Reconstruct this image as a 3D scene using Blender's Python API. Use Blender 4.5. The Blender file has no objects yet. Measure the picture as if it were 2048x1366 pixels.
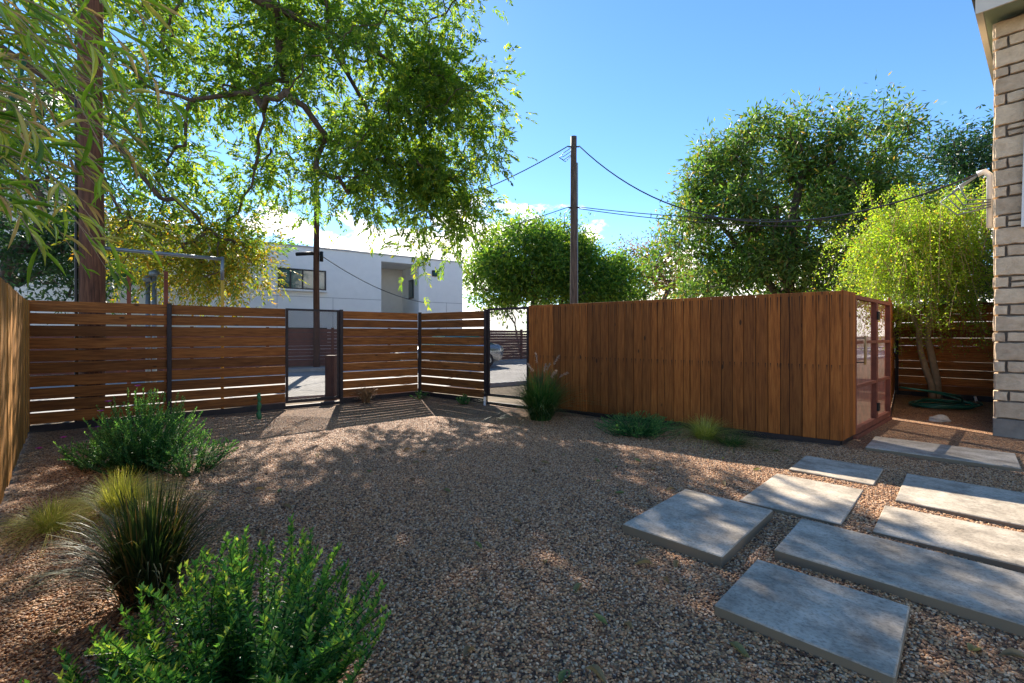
import bpy, bmesh, math, random
import numpy as np
from mathutils import Vector, Matrix
R = math.radians
rng = np.random.default_rng(7)
random.seed(7)
sc = bpy.context.scene
C = sc.collection

# ------------------------------------------------------------------ camera, sky, sun, exposure
cam = bpy.data.objects.new('camera', bpy.data.cameras.new('camera'))
C.objects.link(cam)
cam.location = (0, 0, 1.37)
cam.rotation_euler = (R(90), 0, 0)
cam.data.sensor_width = 36
cam.data.lens = 16.07
cam.data.shift_y = -0.0063
cam.data.clip_start = 0.05
cam.data.clip_end = 3000
sc.camera = cam
SUN = Vector((-289, 914, 660)).normalized()
SUN_EL = math.asin(SUN.z)
SUN_AZ = math.atan2(SUN.x, SUN.y)          # clockwise from +Y
world = bpy.data.worlds.new('World'); sc.world = world
world.use_nodes = True
wn = world.node_tree.nodes; wl = world.node_tree.links
wn.clear()
wout = wn.new('ShaderNodeOutputWorld')
bg = wn.new('ShaderNodeBackground'); bg.inputs['Strength'].default_value = 0.12
sky = wn.new('ShaderNodeTexSky'); sky.sky_type = 'NISHITA'; sky.sun_disc = False
sky.sun_elevation = SUN_EL; sky.sun_rotation = SUN_AZ
sky.air_density = 1.0; sky.dust_density = 0.14; sky.ozone_density = 2.2; sky.altitude = 2000
tc = wn.new('ShaderNodeTexCoord')
mp = wn.new('ShaderNodeMapping'); mp.inputs['Scale'].default_value = (1, 1, 1.9)
mp.inputs['Location'].default_value = (0.35, 0.0, 0.2)
nz = wn.new('ShaderNodeTexNoise'); nz.inputs['Scale'].default_value = 4.5; nz.inputs['Detail'].default_value = 9; nz.inputs['Roughness'].default_value = 0.56
sep = wn.new('ShaderNodeSeparateXYZ')
elv = wn.new('ShaderNodeMapRange'); elv.inputs['From Min'].default_value = 0.12; elv.inputs['From Max'].default_value = 0.48
elv.inputs['To Min'].default_value = 0.055; elv.inputs['To Max'].default_value = -0.22
add = wn.new('ShaderNodeMath'); add.operation = 'ADD'
msk = wn.new('ShaderNodeMapRange'); msk.interpolation_type = 'SMOOTHSTEP'
msk.inputs['From Min'].default_value = 0.50; msk.inputs['From Max'].default_value = 0.565
mix = wn.new('ShaderNodeMix'); mix.data_type = 'RGBA'
mix.inputs['B'].default_value = (10.0, 9.4, 8.6, 1)
wl.new(tc.outputs['Generated'], mp.inputs['Vector']); wl.new(mp.outputs[0], nz.inputs['Vector'])
wl.new(tc.outputs['Generated'], sep.inputs[0]); wl.new(sep.outputs['Z'], elv.inputs['Value'])
wl.new(nz.outputs['Fac'], add.inputs[0]); wl.new(elv.outputs[0], add.inputs[1]); wl.new(add.outputs[0], msk.inputs['Value'])
hsv = wn.new('ShaderNodeHueSaturation'); hsv.inputs['Saturation'].default_value = 1.17
wl.new(sky.outputs[0], hsv.inputs['Color'])
wl.new(msk.outputs[0], mix.inputs['Factor']); wl.new(hsv.outputs[0], mix.inputs['A'])
wl.new(mix.outputs['Result'], bg.inputs['Color']); wl.new(bg.outputs[0], wout.inputs['Surface'])
sun = bpy.data.objects.new('sun', bpy.data.lights.new('sun', 'SUN')); C.objects.link(sun)
sun.data.energy = 5.0; sun.data.angle = R(0.5); sun.data.color = (1.0, 0.90, 0.76)
sun.rotation_euler = SUN.to_track_quat('Z', 'Y').to_euler()
vs = sc.view_settings
vs.view_transform = 'Standard'; vs.look = 'None'; vs.exposure = 1.3; vs.gamma = 1; vs.use_curve_mapping = False
sc.cycles.use_denoising = True
sc.cycles.max_bounces = 8; sc.cycles.transparent_max_bounces = 12
sc.cycles.caustics_reflective = False; sc.cycles.caustics_refractive = False

# ------------------------------------------------------------------ helpers
def tag(o, label=None, cat=None, group=None, kind=None):
    if label and not kind: kind = 'thing'
    if label: o['label'] = label
    if cat: o['category'] = cat
    if group: o['group'] = group
    if kind: o['kind'] = kind
    return o
def empty(name, loc=(0, 0, 0), rz=0):
    o = bpy.data.objects.new(name, None); C.objects.link(o)
    o.location = loc; o.rotation_euler = (0, 0, rz); o.empty_display_size = 0.1
    return o
def link(name, me, mat=None, parent=None, loc=None, rot=None):
    o = bpy.data.objects.new(name, me); C.objects.link(o)
    if mat is not None and not me.materials: me.materials.append(mat)
    if parent is not None: o.parent = parent
    if loc is not None: o.location = loc
    if rot is not None: o.rotation_euler = rot
    return o
def npmesh(name, V, F, smooth=False):
    """V (n,3), F (m,k) uniform polygons"""
    V = np.asarray(V, np.float32); F = np.asarray(F, np.int32)
    me = bpy.data.meshes.new(name)
    me.vertices.add(len(V)); me.vertices.foreach_set('co', V.ravel())
    m, k = F.shape
    me.loops.add(m * k); me.loops.foreach_set('vertex_index', F.ravel())
    me.polygons.add(m)
    me.polygons.foreach_set('loop_start', np.arange(m, dtype=np.int32) * k)
    me.polygons.foreach_set('loop_total', np.full(m, k, np.int32))
    if smooth: me.polygons.foreach_set('use_smooth', np.ones(m, bool))
    me.update(calc_edges=True)
    return me
class MB:
    """collects shapes into one mesh"""
    def __init__(s): s.v = []; s.f = []
    def add(s, v, f):
        n = len(s.v); s.v += [tuple(p) for p in v]; s.f += [tuple(i + n for i in q) for q in f]; return s
    def box(s, a, b, ch=0.0):
        x0, y0, z0 = a; x1, y1, z1 = b
        if ch <= 0:
            v = [(x0,y0,z0),(x1,y0,z0),(x1,y1,z0),(x0,y1,z0),(x0,y0,z1),(x1,y0,z1),(x1,y1,z1),(x0,y1,z1)]
            return s.add(v, [(3,2,1,0),(4,5,6,7),(0,1,5,4),(1,2,6,5),(2,3,7,6),(3,0,4,7)])
        c = ch; v = []
        for (z, i) in ((z0, c), (z0 + c, 0), (z1 - c, 0), (z1, c)):
            v += [(x0+c+i*0, y0+i, z), (x1-c, y0+i, z), (x1-i, y0+c, z), (x1-i, y1-c, z), (x1-c, y1-i, z), (x0+c, y1-i, z), (x0+i, y1-c, z), (x0+i, y0+c, z)]
        f = [tuple(range(7, -1, -1)), tuple(range(24, 32))]
        for r in range(3):
            for i in range(8):
                j = (i + 1) % 8; f.append((r*8+i, r*8+j, r*8+8+j, r*8+8+i))
        return s.add(v, f)
    def tube(s, pts, rad, n=8, cap=True):
        pts = [Vector(p) for p in pts]
        if not hasattr(rad, '__len__'): rad = [rad] * len(pts)
        base = len(s.v); prev = None
        for i, p in enumerate(pts):
            t = (pts[min(i+1, len(pts)-1)] - pts[max(i-1, 0)])
            if t.length < 1e-9: t = Vector((0, 0, 1))
            t.normalize()
            if prev is None:
                a = t.cross(Vector((0, 0, 1)) if abs(t.z) < 0.9 else Vector((1, 0, 0)))
            else:
                a = prev - t * prev.dot(t)
            a.normalize(); prev = a; b = t.cross(a)
            for k in range(n):
                w = 2 * math.pi * k / n
                s.v.append(tuple(p + (a * math.cos(w) + b * math.sin(w)) * rad[i]))
        for i in range(len(pts) - 1):
            for k in range(n):
                k2 = (k + 1) % n
                s.f.append((base+i*n+k, base+i*n+k2, base+(i+1)*n+k2, base+(i+1)*n+k))
        if cap:
            s.f.append(tuple(base + k for k in range(n-1, -1, -1)))
            e = base + (len(pts)-1)*n; s.f.append(tuple(e + k for k in range(n)))
        return s
    def mesh(s, name, smooth=False):
        me = bpy.data.meshes.new(name); me.from_pydata(s.v, [], s.f); me.update()
        if smooth:
            for p in me.polygons: p.use_smooth = True
        return me
    def build(s, name, mat, parent=None, loc=None, rot=None, smooth=False):
        return link(name, s.mesh(name, smooth), mat, parent, loc, rot)

# ------------------------------------------------------------------ materials
def nm(name):
    m = bpy.data.materials.new(name); m.use_nodes = True
    nt = m.node_tree; b = nt.nodes['Principled BSDF']
    return m, nt.nodes, nt.links, b
def ramp(nd, stops):
    r = nd.new('ShaderNodeValToRGB'); e = r.color_ramp.elements
    while len(e) < len(stops): e.new(0.5)
    for i, (p, c) in enumerate(stops):
        e[i].position = p; e[i].color = (*c, 1)
    return r
def noise(nd, scale, detail=4, rough=0.55):
    n = nd.new('ShaderNodeTexNoise'); n.inputs['Scale'].default_value = scale; n.inputs['Detail'].default_value = detail; n.inputs['Roughness'].default_value = rough
    return n
def bump(nd, lk, b, h, strength, dist=0.01):
    u = nd.new('ShaderNodeBump'); u.inputs['Strength'].default_value = strength; u.inputs['Distance'].default_value = dist
    lk.new(h, u.inputs['Height']); lk.new(u.outputs[0], b.inputs['Normal'])
def mixc(nd, lk, fac, a, b, mode='MIX'):
    m = nd.new('ShaderNodeMix'); m.data_type = 'RGBA'; m.blend_type = mode
    for key, v in (('Factor', fac), ('A', a), ('B', b)):
        if isinstance(v, (int, float)): m.inputs[key].default_value = v
        elif isinstance(v, tuple): m.inputs[key].default_value = (*v, 1)
        else: lk.new(v, m.inputs[key])
    return m.outputs['Result']
def plain(name, col, rough=0.6, metal=0.0, var=0.25, scale=6, bumpy=0.15, spec=0.5):
    m, nd, lk, b = nm(name)
    t = nd.new('ShaderNodeTexCoord'); n = noise(nd, scale, 6, 0.6); lk.new(t.outputs['Object'], n.inputs['Vector'])
    r = ramp(nd, [(0.25, tuple(c * (1 - var) for c in col)), (0.75, tuple(min(1, c * (1 + var)) for c in col))])
    lk.new(n.outputs['Fac'], r.inputs['Fac']); lk.new(r.outputs[0], b.inputs['Base Color'])
    b.inputs['Roughness'].default_value = rough; b.inputs['Metallic'].default_value = metal
    b.inputs['Specular IOR Level'].default_value = spec
    if bumpy: bump(nd, lk, b, n.outputs['Fac'], bumpy, 0.02)
    return m
def wood(name, c0, c1, c2, nails=None, rough=0.7, knots=1.0):
    """board: local X is the grain; every board object gets its own grain offset"""
    m, nd, lk, b = nm(name)
    t = nd.new('ShaderNodeTexCoord'); oi = nd.new('ShaderNodeObjectInfo')
    off = nd.new('ShaderNodeVectorMath'); off.operation = 'SCALE'; off.inputs[0].default_value = (37, 11, 23); lk.new(oi.outputs['Random'], off.inputs['Scale'])
    ad = nd.new('ShaderNodeVectorMath'); ad.operation = 'ADD'; lk.new(t.outputs['Object'], ad.inputs[0]); lk.new(off.outputs[0], ad.inputs[1])
    mp = nd.new('ShaderNodeMapping'); mp.inputs['Scale'].default_value = (1.2, 16, 16); lk.new(ad.outputs[0], mp.inputs['Vector'])
    n1 = noise(nd, 2.2, 7, 0.65); lk.new(mp.outputs[0], n1.inputs['Vector'])
    mp2 = nd.new('ShaderNodeMapping'); mp2.inputs['Scale'].default_value = (2.0, 70, 70); lk.new(ad.outputs[0], mp2.inputs['Vector'])
    n2 = noise(nd, 2.0, 3, 0.6); lk.new(mp2.outputs[0], n2.inputs['Vector'])
    r = ramp(nd, [(0.28, c0), (0.5, c1), (0.74, c2)])
    lk.new(n1.outputs['Fac'], r.inputs['Fac'])
    fine = ramp(nd, [(0.3, (0.55, 0.5, 0.45)), (0.6, (1, 1, 1))]); lk.new(n2.outputs['Fac'], fine.inputs['Fac'])
    col = mixc(nd, lk, 0.8, r.outputs[0], fine.outputs[0], 'MULTIPLY')
    # per-board tone
    tone = ramp(nd, [(0.0, (0.62, 0.6, 0.58)), (1.0, (1.25, 1.15, 1.05))]); lk.new(oi.outputs['Random'], tone.inputs['Fac'])
    col = mixc(nd, lk, 1.0, col, tone.outputs[0], 'MULTIPLY')
    # knots
    mk = nd.new('ShaderNodeMapping'); mk.inputs['Scale'].default_value = (2.0, 5.0, 5.0); lk.new(ad.outputs[0], mk.inputs['Vector'])
    vo = nd.new('ShaderNodeTexVoronoi'); vo.inputs['Scale'].default_value = 1.05; lk.new(mk.outputs[0], vo.inputs['Vector'])
    kr = ramp(nd, [(0.055, (1, 1, 1)), (0.10, (0, 0, 0))]); lk.new(vo.outputs['Distance'], kr.inputs['Fac'])
    km = nd.new('ShaderNodeMath'); km.operation = 'MULTIPLY'; km.inputs[1].default_value = 0.85 * knots; lk.new(kr.outputs[0], km.inputs[0])
    col = mixc(nd, lk, km.outputs[0], col, (0.022, 0.011, 0.005))
    if nails:
        # iron stains running down from two rows of nails (local X is height on upright planks)
        sx = nd.new('ShaderNodeSeparateXYZ'); lk.new(t.outputs['Object'], sx.inputs[0])
        tot = None
        for (h, ln) in nails:
            for yy in (-0.042, 0.042):
                dy = nd.new('ShaderNodeMath'); dy.operation = 'SUBTRACT'; dy.inputs[1].default_value = yy; lk.new(sx.outputs['Z'], dy.inputs[0])
                ab = nd.new('ShaderNodeMath'); ab.operation = 'ABSOLUTE'; lk.new(dy.outputs[0], ab.inputs[0])
                a = nd.new('ShaderNodeMapRange'); a.inputs['From Min'].default_value = 0.0035; a.inputs['From Max'].default_value = 0.007; a.inputs['To Min'].default_value = 1; a.inputs['To Max'].default_value = 0
                lk.new(ab.outputs[0], a.inputs['Value'])
                u = nd.new('ShaderNodeMapRange'); u.inputs['From Min'].default_value = h - ln; u.inputs['From Max'].default_value = h; u.inputs['To Min'].default_value = 0; u.inputs['To Max'].default_value = 1
                lk.new(sx.outputs['X'], u.inputs['Value'])
                g = nd.new('ShaderNodeMath'); g.operation = 'LESS_THAN'; g.inputs[1].default_value = h; lk.new(sx.outputs['X'], g.inputs[0])
                p = nd.new('ShaderNodeMath'); p.operation = 'MULTIPLY'; lk.new(a.outputs[0], p.inputs[0]); lk.new(u.outputs[0], p.inputs[1])
                q = nd.new('ShaderNodeMath'); q.operation = 'MULTIPLY'; lk.new(p.outputs[0], q.inputs[0]); lk.new(g.outputs[0], q.inputs[1])
                if tot is None: tot = q.outputs[0]
                else:
                    z = nd.new('ShaderNodeMath'); z.operation = 'MAXIMUM'; lk.new(tot, z.inputs[0]); lk.new(q.outputs[0], z.inputs[1]); tot = z.outputs[0]
        col = mixc(nd, lk, tot, col, (0.02, 0.012, 0.008))
    lk.new(col, b.inputs['Base Color'])
    b.inputs['Roughness'].default_value = rough; b.inputs['Specular IOR Level'].default_value = 0.25
    bump(nd, lk, b, n2.outputs['Fac'], 0.35, 0.004)
    return m
def leaf(name, stops, trans, tmix=0.5, rough=0.45):
    m, nd, lk, b = nm(name)
    at = nd.new('ShaderNodeAttribute'); at.attribute_name = 'rnd'
    r = ramp(nd, stops); lk.new(at.outputs['Fac'], r.inputs['Fac'])
    lk.new(r.outputs[0], b.inputs['Base Color']); b.inputs['Roughness'].default_value = rough; b.inputs['Specular IOR Level'].default_value = 0.35
    tr = nd.new('ShaderNodeBsdfTranslucent')
    tcol = mixc(nd, lk, 1.0, r.outputs[0], trans, 'MULTIPLY')
    lk.new(tcol, tr.inputs['Color'])
    mx = nd.new('ShaderNodeMixShader'); mx.inputs[0].default_value = tmix
    lk.new(b.outputs[0], mx.inputs[1]); lk.new(tr.outputs[0], mx.inputs[2])
    lk.new(mx.outputs[0], nd['Material Output'].inputs['Surface'])
    return m
def perforated(name, col, rough, pitch=0.022, hole=0.36):
    m, nd, lk, b = nm(name)
    t = nd.new('ShaderNodeTexCoord'); s = nd.new('ShaderNodeSeparateXYZ'); lk.new(t.outputs['Object'], s.inputs[0])
    def mth(op, a, bb=None):
        n = nd.new('ShaderNodeMath'); n.operation = op
        for i, v in enumerate((a, bb)):
            if v is None: continue
            if isinstance(v, (int, float)): n.inputs[i].default_value = v
            else: lk.new(v, n.inputs[i])
        return n.outputs[0]
    gx = mth('DIVIDE', s.outputs['X'], pitch); gz = mth('DIVIDE', s.outputs['Z'], pitch * 0.87)
    row = mth('FLOOR', gz); odd = mth('MULTIPLY', mth('MODULO', row, 2.0), 0.5)
    fx = mth('SUBTRACT', mth('FRACT', mth('ADD', gx, odd)), 0.5); fz = mth('SUBTRACT', mth('FRACT', gz), 0.5)
    d = mth('SQRT', mth('ADD', mth('MULTIPLY', fx, fx), mth('MULTIPLY', fz, fz)))
    hole_n = mth('LESS_THAN', d, hole)
    n = noise(nd, 9, 5); lk.new(t.outputs['Object'], n.inputs['Vector'])
    r = ramp(nd, [(0.3, tuple(c * 0.6 for c in col)), (0.7, tuple(c * 1.3 for c in col))]); lk.new(n.outputs['Fac'], r.inputs['Fac'])
    lk.new(r.outputs[0], b.inputs['Base Color']); b.inputs['Roughness'].default_value = rough
    tr = nd.new('ShaderNodeBsdfTransparent'); mx = nd.new('ShaderNodeMixShader')
    lk.new(hole_n, mx.inputs[0]); lk.new(b.outputs[0], mx.inputs[1]); lk.new(tr.outputs[0], mx.inputs[2])
    lk.new(mx.outputs[0], nd['Material Output'].inputs['Surface'])
    return m
PEB = [(0.0, (0.04, 0.02, 0.012)), (0.14, (0.16, 0.07, 0.03)), (0.35, (0.40, 0.185, 0.075)), (0.55, (0.60, 0.335, 0.145)), (0.72, (0.50, 0.235, 0.10)), (0.88, (0.74, 0.50, 0.29)), (1.0, (0.30, 0.225, 0.165))]
def gravel_mat(name, scale=72):
    m, nd, lk, b = nm(name)
    t = nd.new('ShaderNodeTexCoord')
    v = nd.new('ShaderNodeTexVoronoi'); v.inputs['Scale'].default_value = scale; lk.new(t.outputs['Object'], v.inputs['Vector'])
    s = nd.new('ShaderNodeSeparateColor'); lk.new(v.outputs['Color'], s.inputs[0])
    r = ramp(nd, PEB); lk.new(s.outputs[0], r.inputs['Fac'])
    n = noise(nd, 1.3, 5, 0.6); lk.new(t.outputs['Object'], n.inputs['Vector'])
    dirt = ramp(nd, [(0.35, (0.78, 0.74, 0.70)), (0.65, (1.12, 1.08, 1.04))]); lk.new(n.outputs['Fac'], dirt.inputs['Fac'])
    edge = ramp(nd, [(0.0, (1, 1, 1)), (0.6, (0.85, 0.85, 0.85)), (0.95, (0.4, 0.37, 0.35))])
    sc_ = nd.new('ShaderNodeMath'); sc_.operation = 'MULTIPLY'; sc_.inputs[1].default_value = 1.3; lk.new(v.outputs['Distance'], sc_.inputs[0]); lk.new(sc_.outputs[0], edge.inputs['Fac'])
    c = mixc(nd, lk, 1.0, r.outputs[0], dirt.outputs[0], 'MULTIPLY')
    c = mixc(nd, lk, 1.0, c, edge.outputs[0], 'MULTIPLY')
    lk.new(c, b.inputs['Base Color']); b.inputs['Roughness'].default_value = 0.75
    inv = nd.new('ShaderNodeMath'); inv.operation = 'SUBTRACT'; inv.inputs[0].default_value = 1; lk.new(v.outputs['Distance'], inv.inputs[1])
    bump(nd, lk, b, inv.outputs[0], 1.0, 0.012)
    return m
def pebble_mat():
    m, nd, lk, b = nm('pebble')
    oi = nd.new('ShaderNodeObjectInfo'); r = ramp(nd, PEB); lk.new(oi.outputs['Random'], r.inputs['Fac'])
    lk.new(r.outputs[0], b.inputs['Base Color']); b.inputs['Roughness'].default_value = 0.6
    return m
def concrete_mat():
    m, nd, lk, b = nm('slab_concrete')
    t = nd.new('ShaderNodeTexCoord'); oi = nd.new('ShaderNodeObjectInfo')
    o = nd.new('ShaderNodeVectorMath'); o.operation = 'SCALE'; o.inputs[0].default_value = (9, 5, 7); lk.new(oi.outputs['Random'], o.inputs['Scale'])
    a = nd.new('ShaderNodeVectorMath'); lk.new(t.outputs['Object'], a.inputs[0]); lk.new(o.outputs[0], a.inputs[1])
    n1 = noise(nd, 4, 8, 0.68); n2 = noise(nd, 55, 5, 0.7)
    mp = nd.new('ShaderNodeMapping'); mp.inputs['Scale'].default_value = (1, 1.15, 1); lk.new(a.outputs[0], mp.inputs['Vector'])
    lk.new(mp.outputs[0], n1.inputs['Vector']); lk.new(mp.outputs[0], n2.inputs['Vector'])
    r1 = ramp(nd, [(0.3, (0.22, 0.185, 0.14)), (0.5, (0.49, 0.415, 0.32)), (0.68, (0.68, 0.585, 0.46))]); lk.new(n1.outputs['Fac'], r1.inputs['Fac'])
    r2 = ramp(nd, [(0.34, (0.45, 0.44, 0.42)), (0.52, (1, 1, 1))]); lk.new(n2.outputs['Fac'], r2.inputs['Fac'])
    c = mixc(nd, lk, 0.75, r1.outputs[0], r2.outputs[0], 'MULTIPLY')
    n3 = noise(nd, 1.7, 6, 0.7); lk.new(a.outputs[0], n3.inputs['Vector'])
    r3 = ramp(nd, [(0.38, (0.55, 0.52, 0.48)), (0.56, (1, 1, 1))]); lk.new(n3.outputs['Fac'], r3.inputs['Fac'])
    c = mixc(nd, lk, 0.45, c, r3.outputs[0], 'MULTIPLY')
    g = nd.new('ShaderNodeNewGeometry'); sz = nd.new('ShaderNodeSeparateXYZ'); lk.new(g.outputs['Normal'], sz.inputs[0])
    sd = nd.new('ShaderNodeMapRange'); sd.inputs['From Min'].default_value = 0.3; sd.inputs['From Max'].default_value = 0.8; lk.new(sz.outputs['Z'], sd.inputs['Value'])
    c = mixc(nd, lk, sd.outputs[0], (0.20, 0.155, 0.10), c)        # cast sides darker and browner than the top
    lk.new(c, b.inputs['Base Color']); b.inputs['Roughness'].default_value = 0.8
    bump(nd, lk, b, n2.outputs['Fac'], 0.25, 0.004)
    return m
M = {}
M['slat'] = wood('slat_cedar', (0.13, 0.045, 0.010), (0.30, 0.11, 0.024), (0.44, 0.18, 0.042))
M['slat_sun'] = wood('slat_cedar_sunlit', (0.22, 0.065, 0.016), (0.48, 0.16, 0.04), (0.66, 0.26, 0.08))  # brighter, redder copy of the slat cedar: sunlight put into the colour
M['plank'] = wood('plank_cedar', (0.17, 0.054, 0.010), (0.31, 0.105, 0.020), (0.44, 0.165, 0.036), nails=[(0.93, 0.10), (1.80, 0.30)])
M['plank_left'] = wood('plank_honey', (0.22, 0.09, 0.02), (0.50, 0.25, 0.06), (0.68, 0.38, 0.11))
M['steel'] = plain('dark_steel', (0.030, 0.020, 0.018), 0.6, 0.3, 0.4, 9)
M['rust'] = plain('rust_steel', (0.17, 0.050, 0.028), 0.75, 0.1, 0.35, 7)
M['rustfence'] = plain('rust_painted_boards', (0.17, 0.06, 0.045), 0.8, 0, 0.3, 5)
M['mesh'] = perforated('dark_perforated', (0.05, 0.035, 0.032), 0.6, 0.022, 0.43)
M['rustmesh'] = perforated('rust_perforated', (0.27, 0.085, 0.05), 0.7, 0.016, 0.32)
M['black'] = plain('black_iron', (0.012, 0.012, 0.012), 0.5, 0.4, 0.2)
M['brass'] = plain('worn_wood_grip', (0.40, 0.24, 0.09), 0.5, 0.0, 0.2)
M['gravel'] = gravel_mat('pea_gravel')
M['pebble'] = pebble_mat()
M['slab'] = concrete_mat()
M['dirt'] = plain('verge_soil', (0.16, 0.12, 0.075), 0.95, 0, 0.5, 2.5, 0.5)
M['road'] = plain('street_concrete', (0.34, 0.33, 0.32), 0.85, 0, 0.25, 0.9, 0.2)
M['kerb'] = plain('kerb_concrete', (0.42, 0.42, 0.42), 0.85, 0, 0.2, 3)
M['stucco'] = plain('white_stucco', (0.88, 0.88, 0.87), 0.85, 0, 0.04, 3, 0.08)
M['cream'] = plain('cream_stucco', (0.76, 0.74, 0.68), 0.85, 0, 0.05, 3, 0.08)
M['joint'] = plain('joint_grey', (0.45, 0.46, 0.48), 0.9, 0, 0.1)
M['glass'] = plain('teal_glass', (0.025, 0.10, 0.11), 0.06, 0.0, 0.25, 0.8, 0.0, 1.0)
M['frame'] = plain('black_frame', (0.015, 0.016, 0.018), 0.5)
M['mortar'] = plain('mortar', (0.17, 0.145, 0.12), 0.95, 0, 0.25, 18, 0.5)
M['plinth'] = plain('plinth_concrete', (0.26, 0.225, 0.185), 0.9, 0, 0.3, 7, 0.4)
M['trim'] = plain('cream_trim', (0.68, 0.62, 0.52), 0.6, 0, 0.06, 4, 0.05)
M['soffit'] = plain('sage_soffit', (0.28, 0.36, 0.25), 0.7, 0, 0.08, 4, 0.05)
M['roof'] = plain('dark_shingle', (0.035, 0.032, 0.03), 0.9, 0, 0.4, 12, 0.5)
M['polewood'] = wood('pole_wood', (0.03, 0.014, 0.009), (0.10, 0.046, 0.027), (0.19, 0.095, 0.055), knots=0.4)
M['greypole'] = wood('pole_grey', (0.04, 0.032, 0.03), (0.10, 0.078, 0.07), (0.19, 0.15, 0.13), knots=0.3)
M['wire'] = plain('black_cable', (0.02, 0.021, 0.024), 0.5)
M['pipe'] = plain('grey_pipe', (0.18, 0.22, 0.25), 0.45, 0.5, 0.15)
M['yellow'] = plain('yellow_paint', (0.55, 0.33, 0.03), 0.6, 0, 0.2)
M['bark'] = plain('bark', (0.085, 0.062, 0.045), 0.95, 0, 0.5, 10, 0.9)
M['palebark'] = plain('pale_bark', (0.33, 0.23, 0.14), 0.9, 0, 0.3, 9, 0.5)
M['hose'] = plain('green_hose', (0.012, 0.11, 0.075), 0.35, 0, 0.15)
M['whiteplastic'] = plain('white_plastic', (0.75, 0.74, 0.70), 0.4, 0, 0.05)
M['rock'] = plain('pale_rock', (0.55, 0.50, 0.40), 0.9, 0, 0.2, 14, 0.6)
M['carpaint'] = plain('silver_paint', (0.42, 0.43, 0.44), 0.25, 0.7, 0.02, 2, 0)
M['tyre'] = plain('tyre_rubber', (0.015, 0.015, 0.015), 0.85)
M['lamp'] = plain('headlamp_glass', (0.6, 0.62, 0.65), 0.08, 0.3, 0.1)
M['leaf_pecan'] = leaf('pecan_leaf', [(0.0, (0.03, 0.075, 0.017)), (0.6, (0.08, 0.15, 0.025)), (0.88, (0.16, 0.215, 0.03)), (0.97, (0.20, 0.18, 0.02)), (1.0, (0.17, 0.08, 0.02))], (3.2, 3.0, 1.2), 0.55)
M['leaf_yellow'] = leaf('pecan_leaf_turning', [(0.0, (0.06, 0.10, 0.015)), (0.4, (0.13, 0.16, 0.02)), (0.8, (0.26, 0.22, 0.025)), (1.0, (0.24, 0.11, 0.02))], (2.8, 2.7, 1.2), 0.5)
M['leaf_oak'] = leaf('broad_leaf', [(0.0, (0.03, 0.075, 0.02)), (0.6, (0.075, 0.14, 0.032)), (0.9, (0.14, 0.18, 0.04)), (1.0, (0.22, 0.13, 0.04))], (2.8, 2.9, 1.2), 0.42)
M['leaf_mid'] = leaf('street_tree_leaf', [(0.0, (0.03, 0.08, 0.018)), (0.6, (0.08, 0.16, 0.028)), (1.0, (0.20, 0.24, 0.035))], (3.0, 3.0, 1.2), 0.5)
M['leaf_dark'] = leaf('dark_leaf', [(0.0, (0.012, 0.04, 0.014)), (1.0, (0.045, 0.09, 0.03))], (2.0, 2.4, 1.2), 0.3)
M['leaf_brown'] = leaf('autumn_leaf', [(0.0, (0.06, 0.07, 0.02)), (0.5, (0.16, 0.12, 0.03)), (1.0, (0.20, 0.10, 0.03))], (2.2, 2.0, 1.2), 0.45)
M['leaf_weep'] = leaf('weeping_leaf', [(0.0, (0.12, 0.22, 0.02)), (0.6, (0.24, 0.37, 0.035)), (0.94, (0.42, 0.46, 0.05)), (1.0, (0.40, 0.16, 0.04))], (2.3, 2.3, 1.2), 0.5)
M['leaf_bamboo'] = leaf('bamboo_leaf', [(0.0, (0.10, 0.18, 0.02)), (0.5, (0.26, 0.38, 0.035)), (0.75, (0.42, 0.44, 0.07)), (0.9, (0.50, 0.36, 0.16)), (1.0, (0.42, 0.26, 0.12))], (2.2, 2.3, 1.2), 0.5, 0.35)
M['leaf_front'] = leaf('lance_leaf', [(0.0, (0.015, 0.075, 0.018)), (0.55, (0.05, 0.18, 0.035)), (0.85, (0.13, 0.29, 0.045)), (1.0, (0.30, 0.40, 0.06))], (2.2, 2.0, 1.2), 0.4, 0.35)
M['leaf_shrub'] = leaf('small_leaf', [(0.0, (0.03, 0.12, 0.035)), (0.7, (0.085, 0.24, 0.065)), (1.0, (0.22, 0.37, 0.10))], (2.2, 2.2, 1.2), 0.4)
M['blade_dark'] = leaf('dark_blade', [(0.0, (0.012, 0.03, 0.012)), (0.7, (0.045, 0.075, 0.02)), (0.9, (0.12, 0.10, 0.03)), (1.0, (0.24, 0.13, 0.05))], (2.2, 2.2, 1.1), 0.35)
M['blade_green'] = leaf('green_blade', [(0.0, (0.02, 0.065, 0.018)), (0.8, (0.06, 0.14, 0.03)), (1.0, (0.20, 0.17, 0.06))], (2.2, 2.2, 1.1), 0.35)
M['blade_pale'] = leaf('pale_blade', [(0.0, (0.26, 0.29, 0.04)), (0.7, (0.48, 0.48, 0.09)), (1.0, (0.60, 0.52, 0.20))], (1.8, 1.8, 1.1), 0.4)
M['blade_dry'] = leaf('dry_blade', [(0.0, (0.14, 0.08, 0.04)), (1.0, (0.38, 0.26, 0.14))], (1.5, 1.4, 1.1), 0.35)
M['plume'] = leaf('plume', [(0.0, (0.30, 0.21, 0.15)), (1.0, (0.50, 0.40, 0.30))], (1.4, 1.3, 1.2), 0.4)
M['petal'] = leaf('magenta_petal', [(0.0, (0.35, 0.02, 0.28)), (1.0, (0.55, 0.06, 0.45))], (1.5, 1.2, 1.5), 0.4)
M['cactus'] = plain('cactus_skin', (0.035, 0.16, 0.055), 0.6, 0, 0.25, 20)
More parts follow.
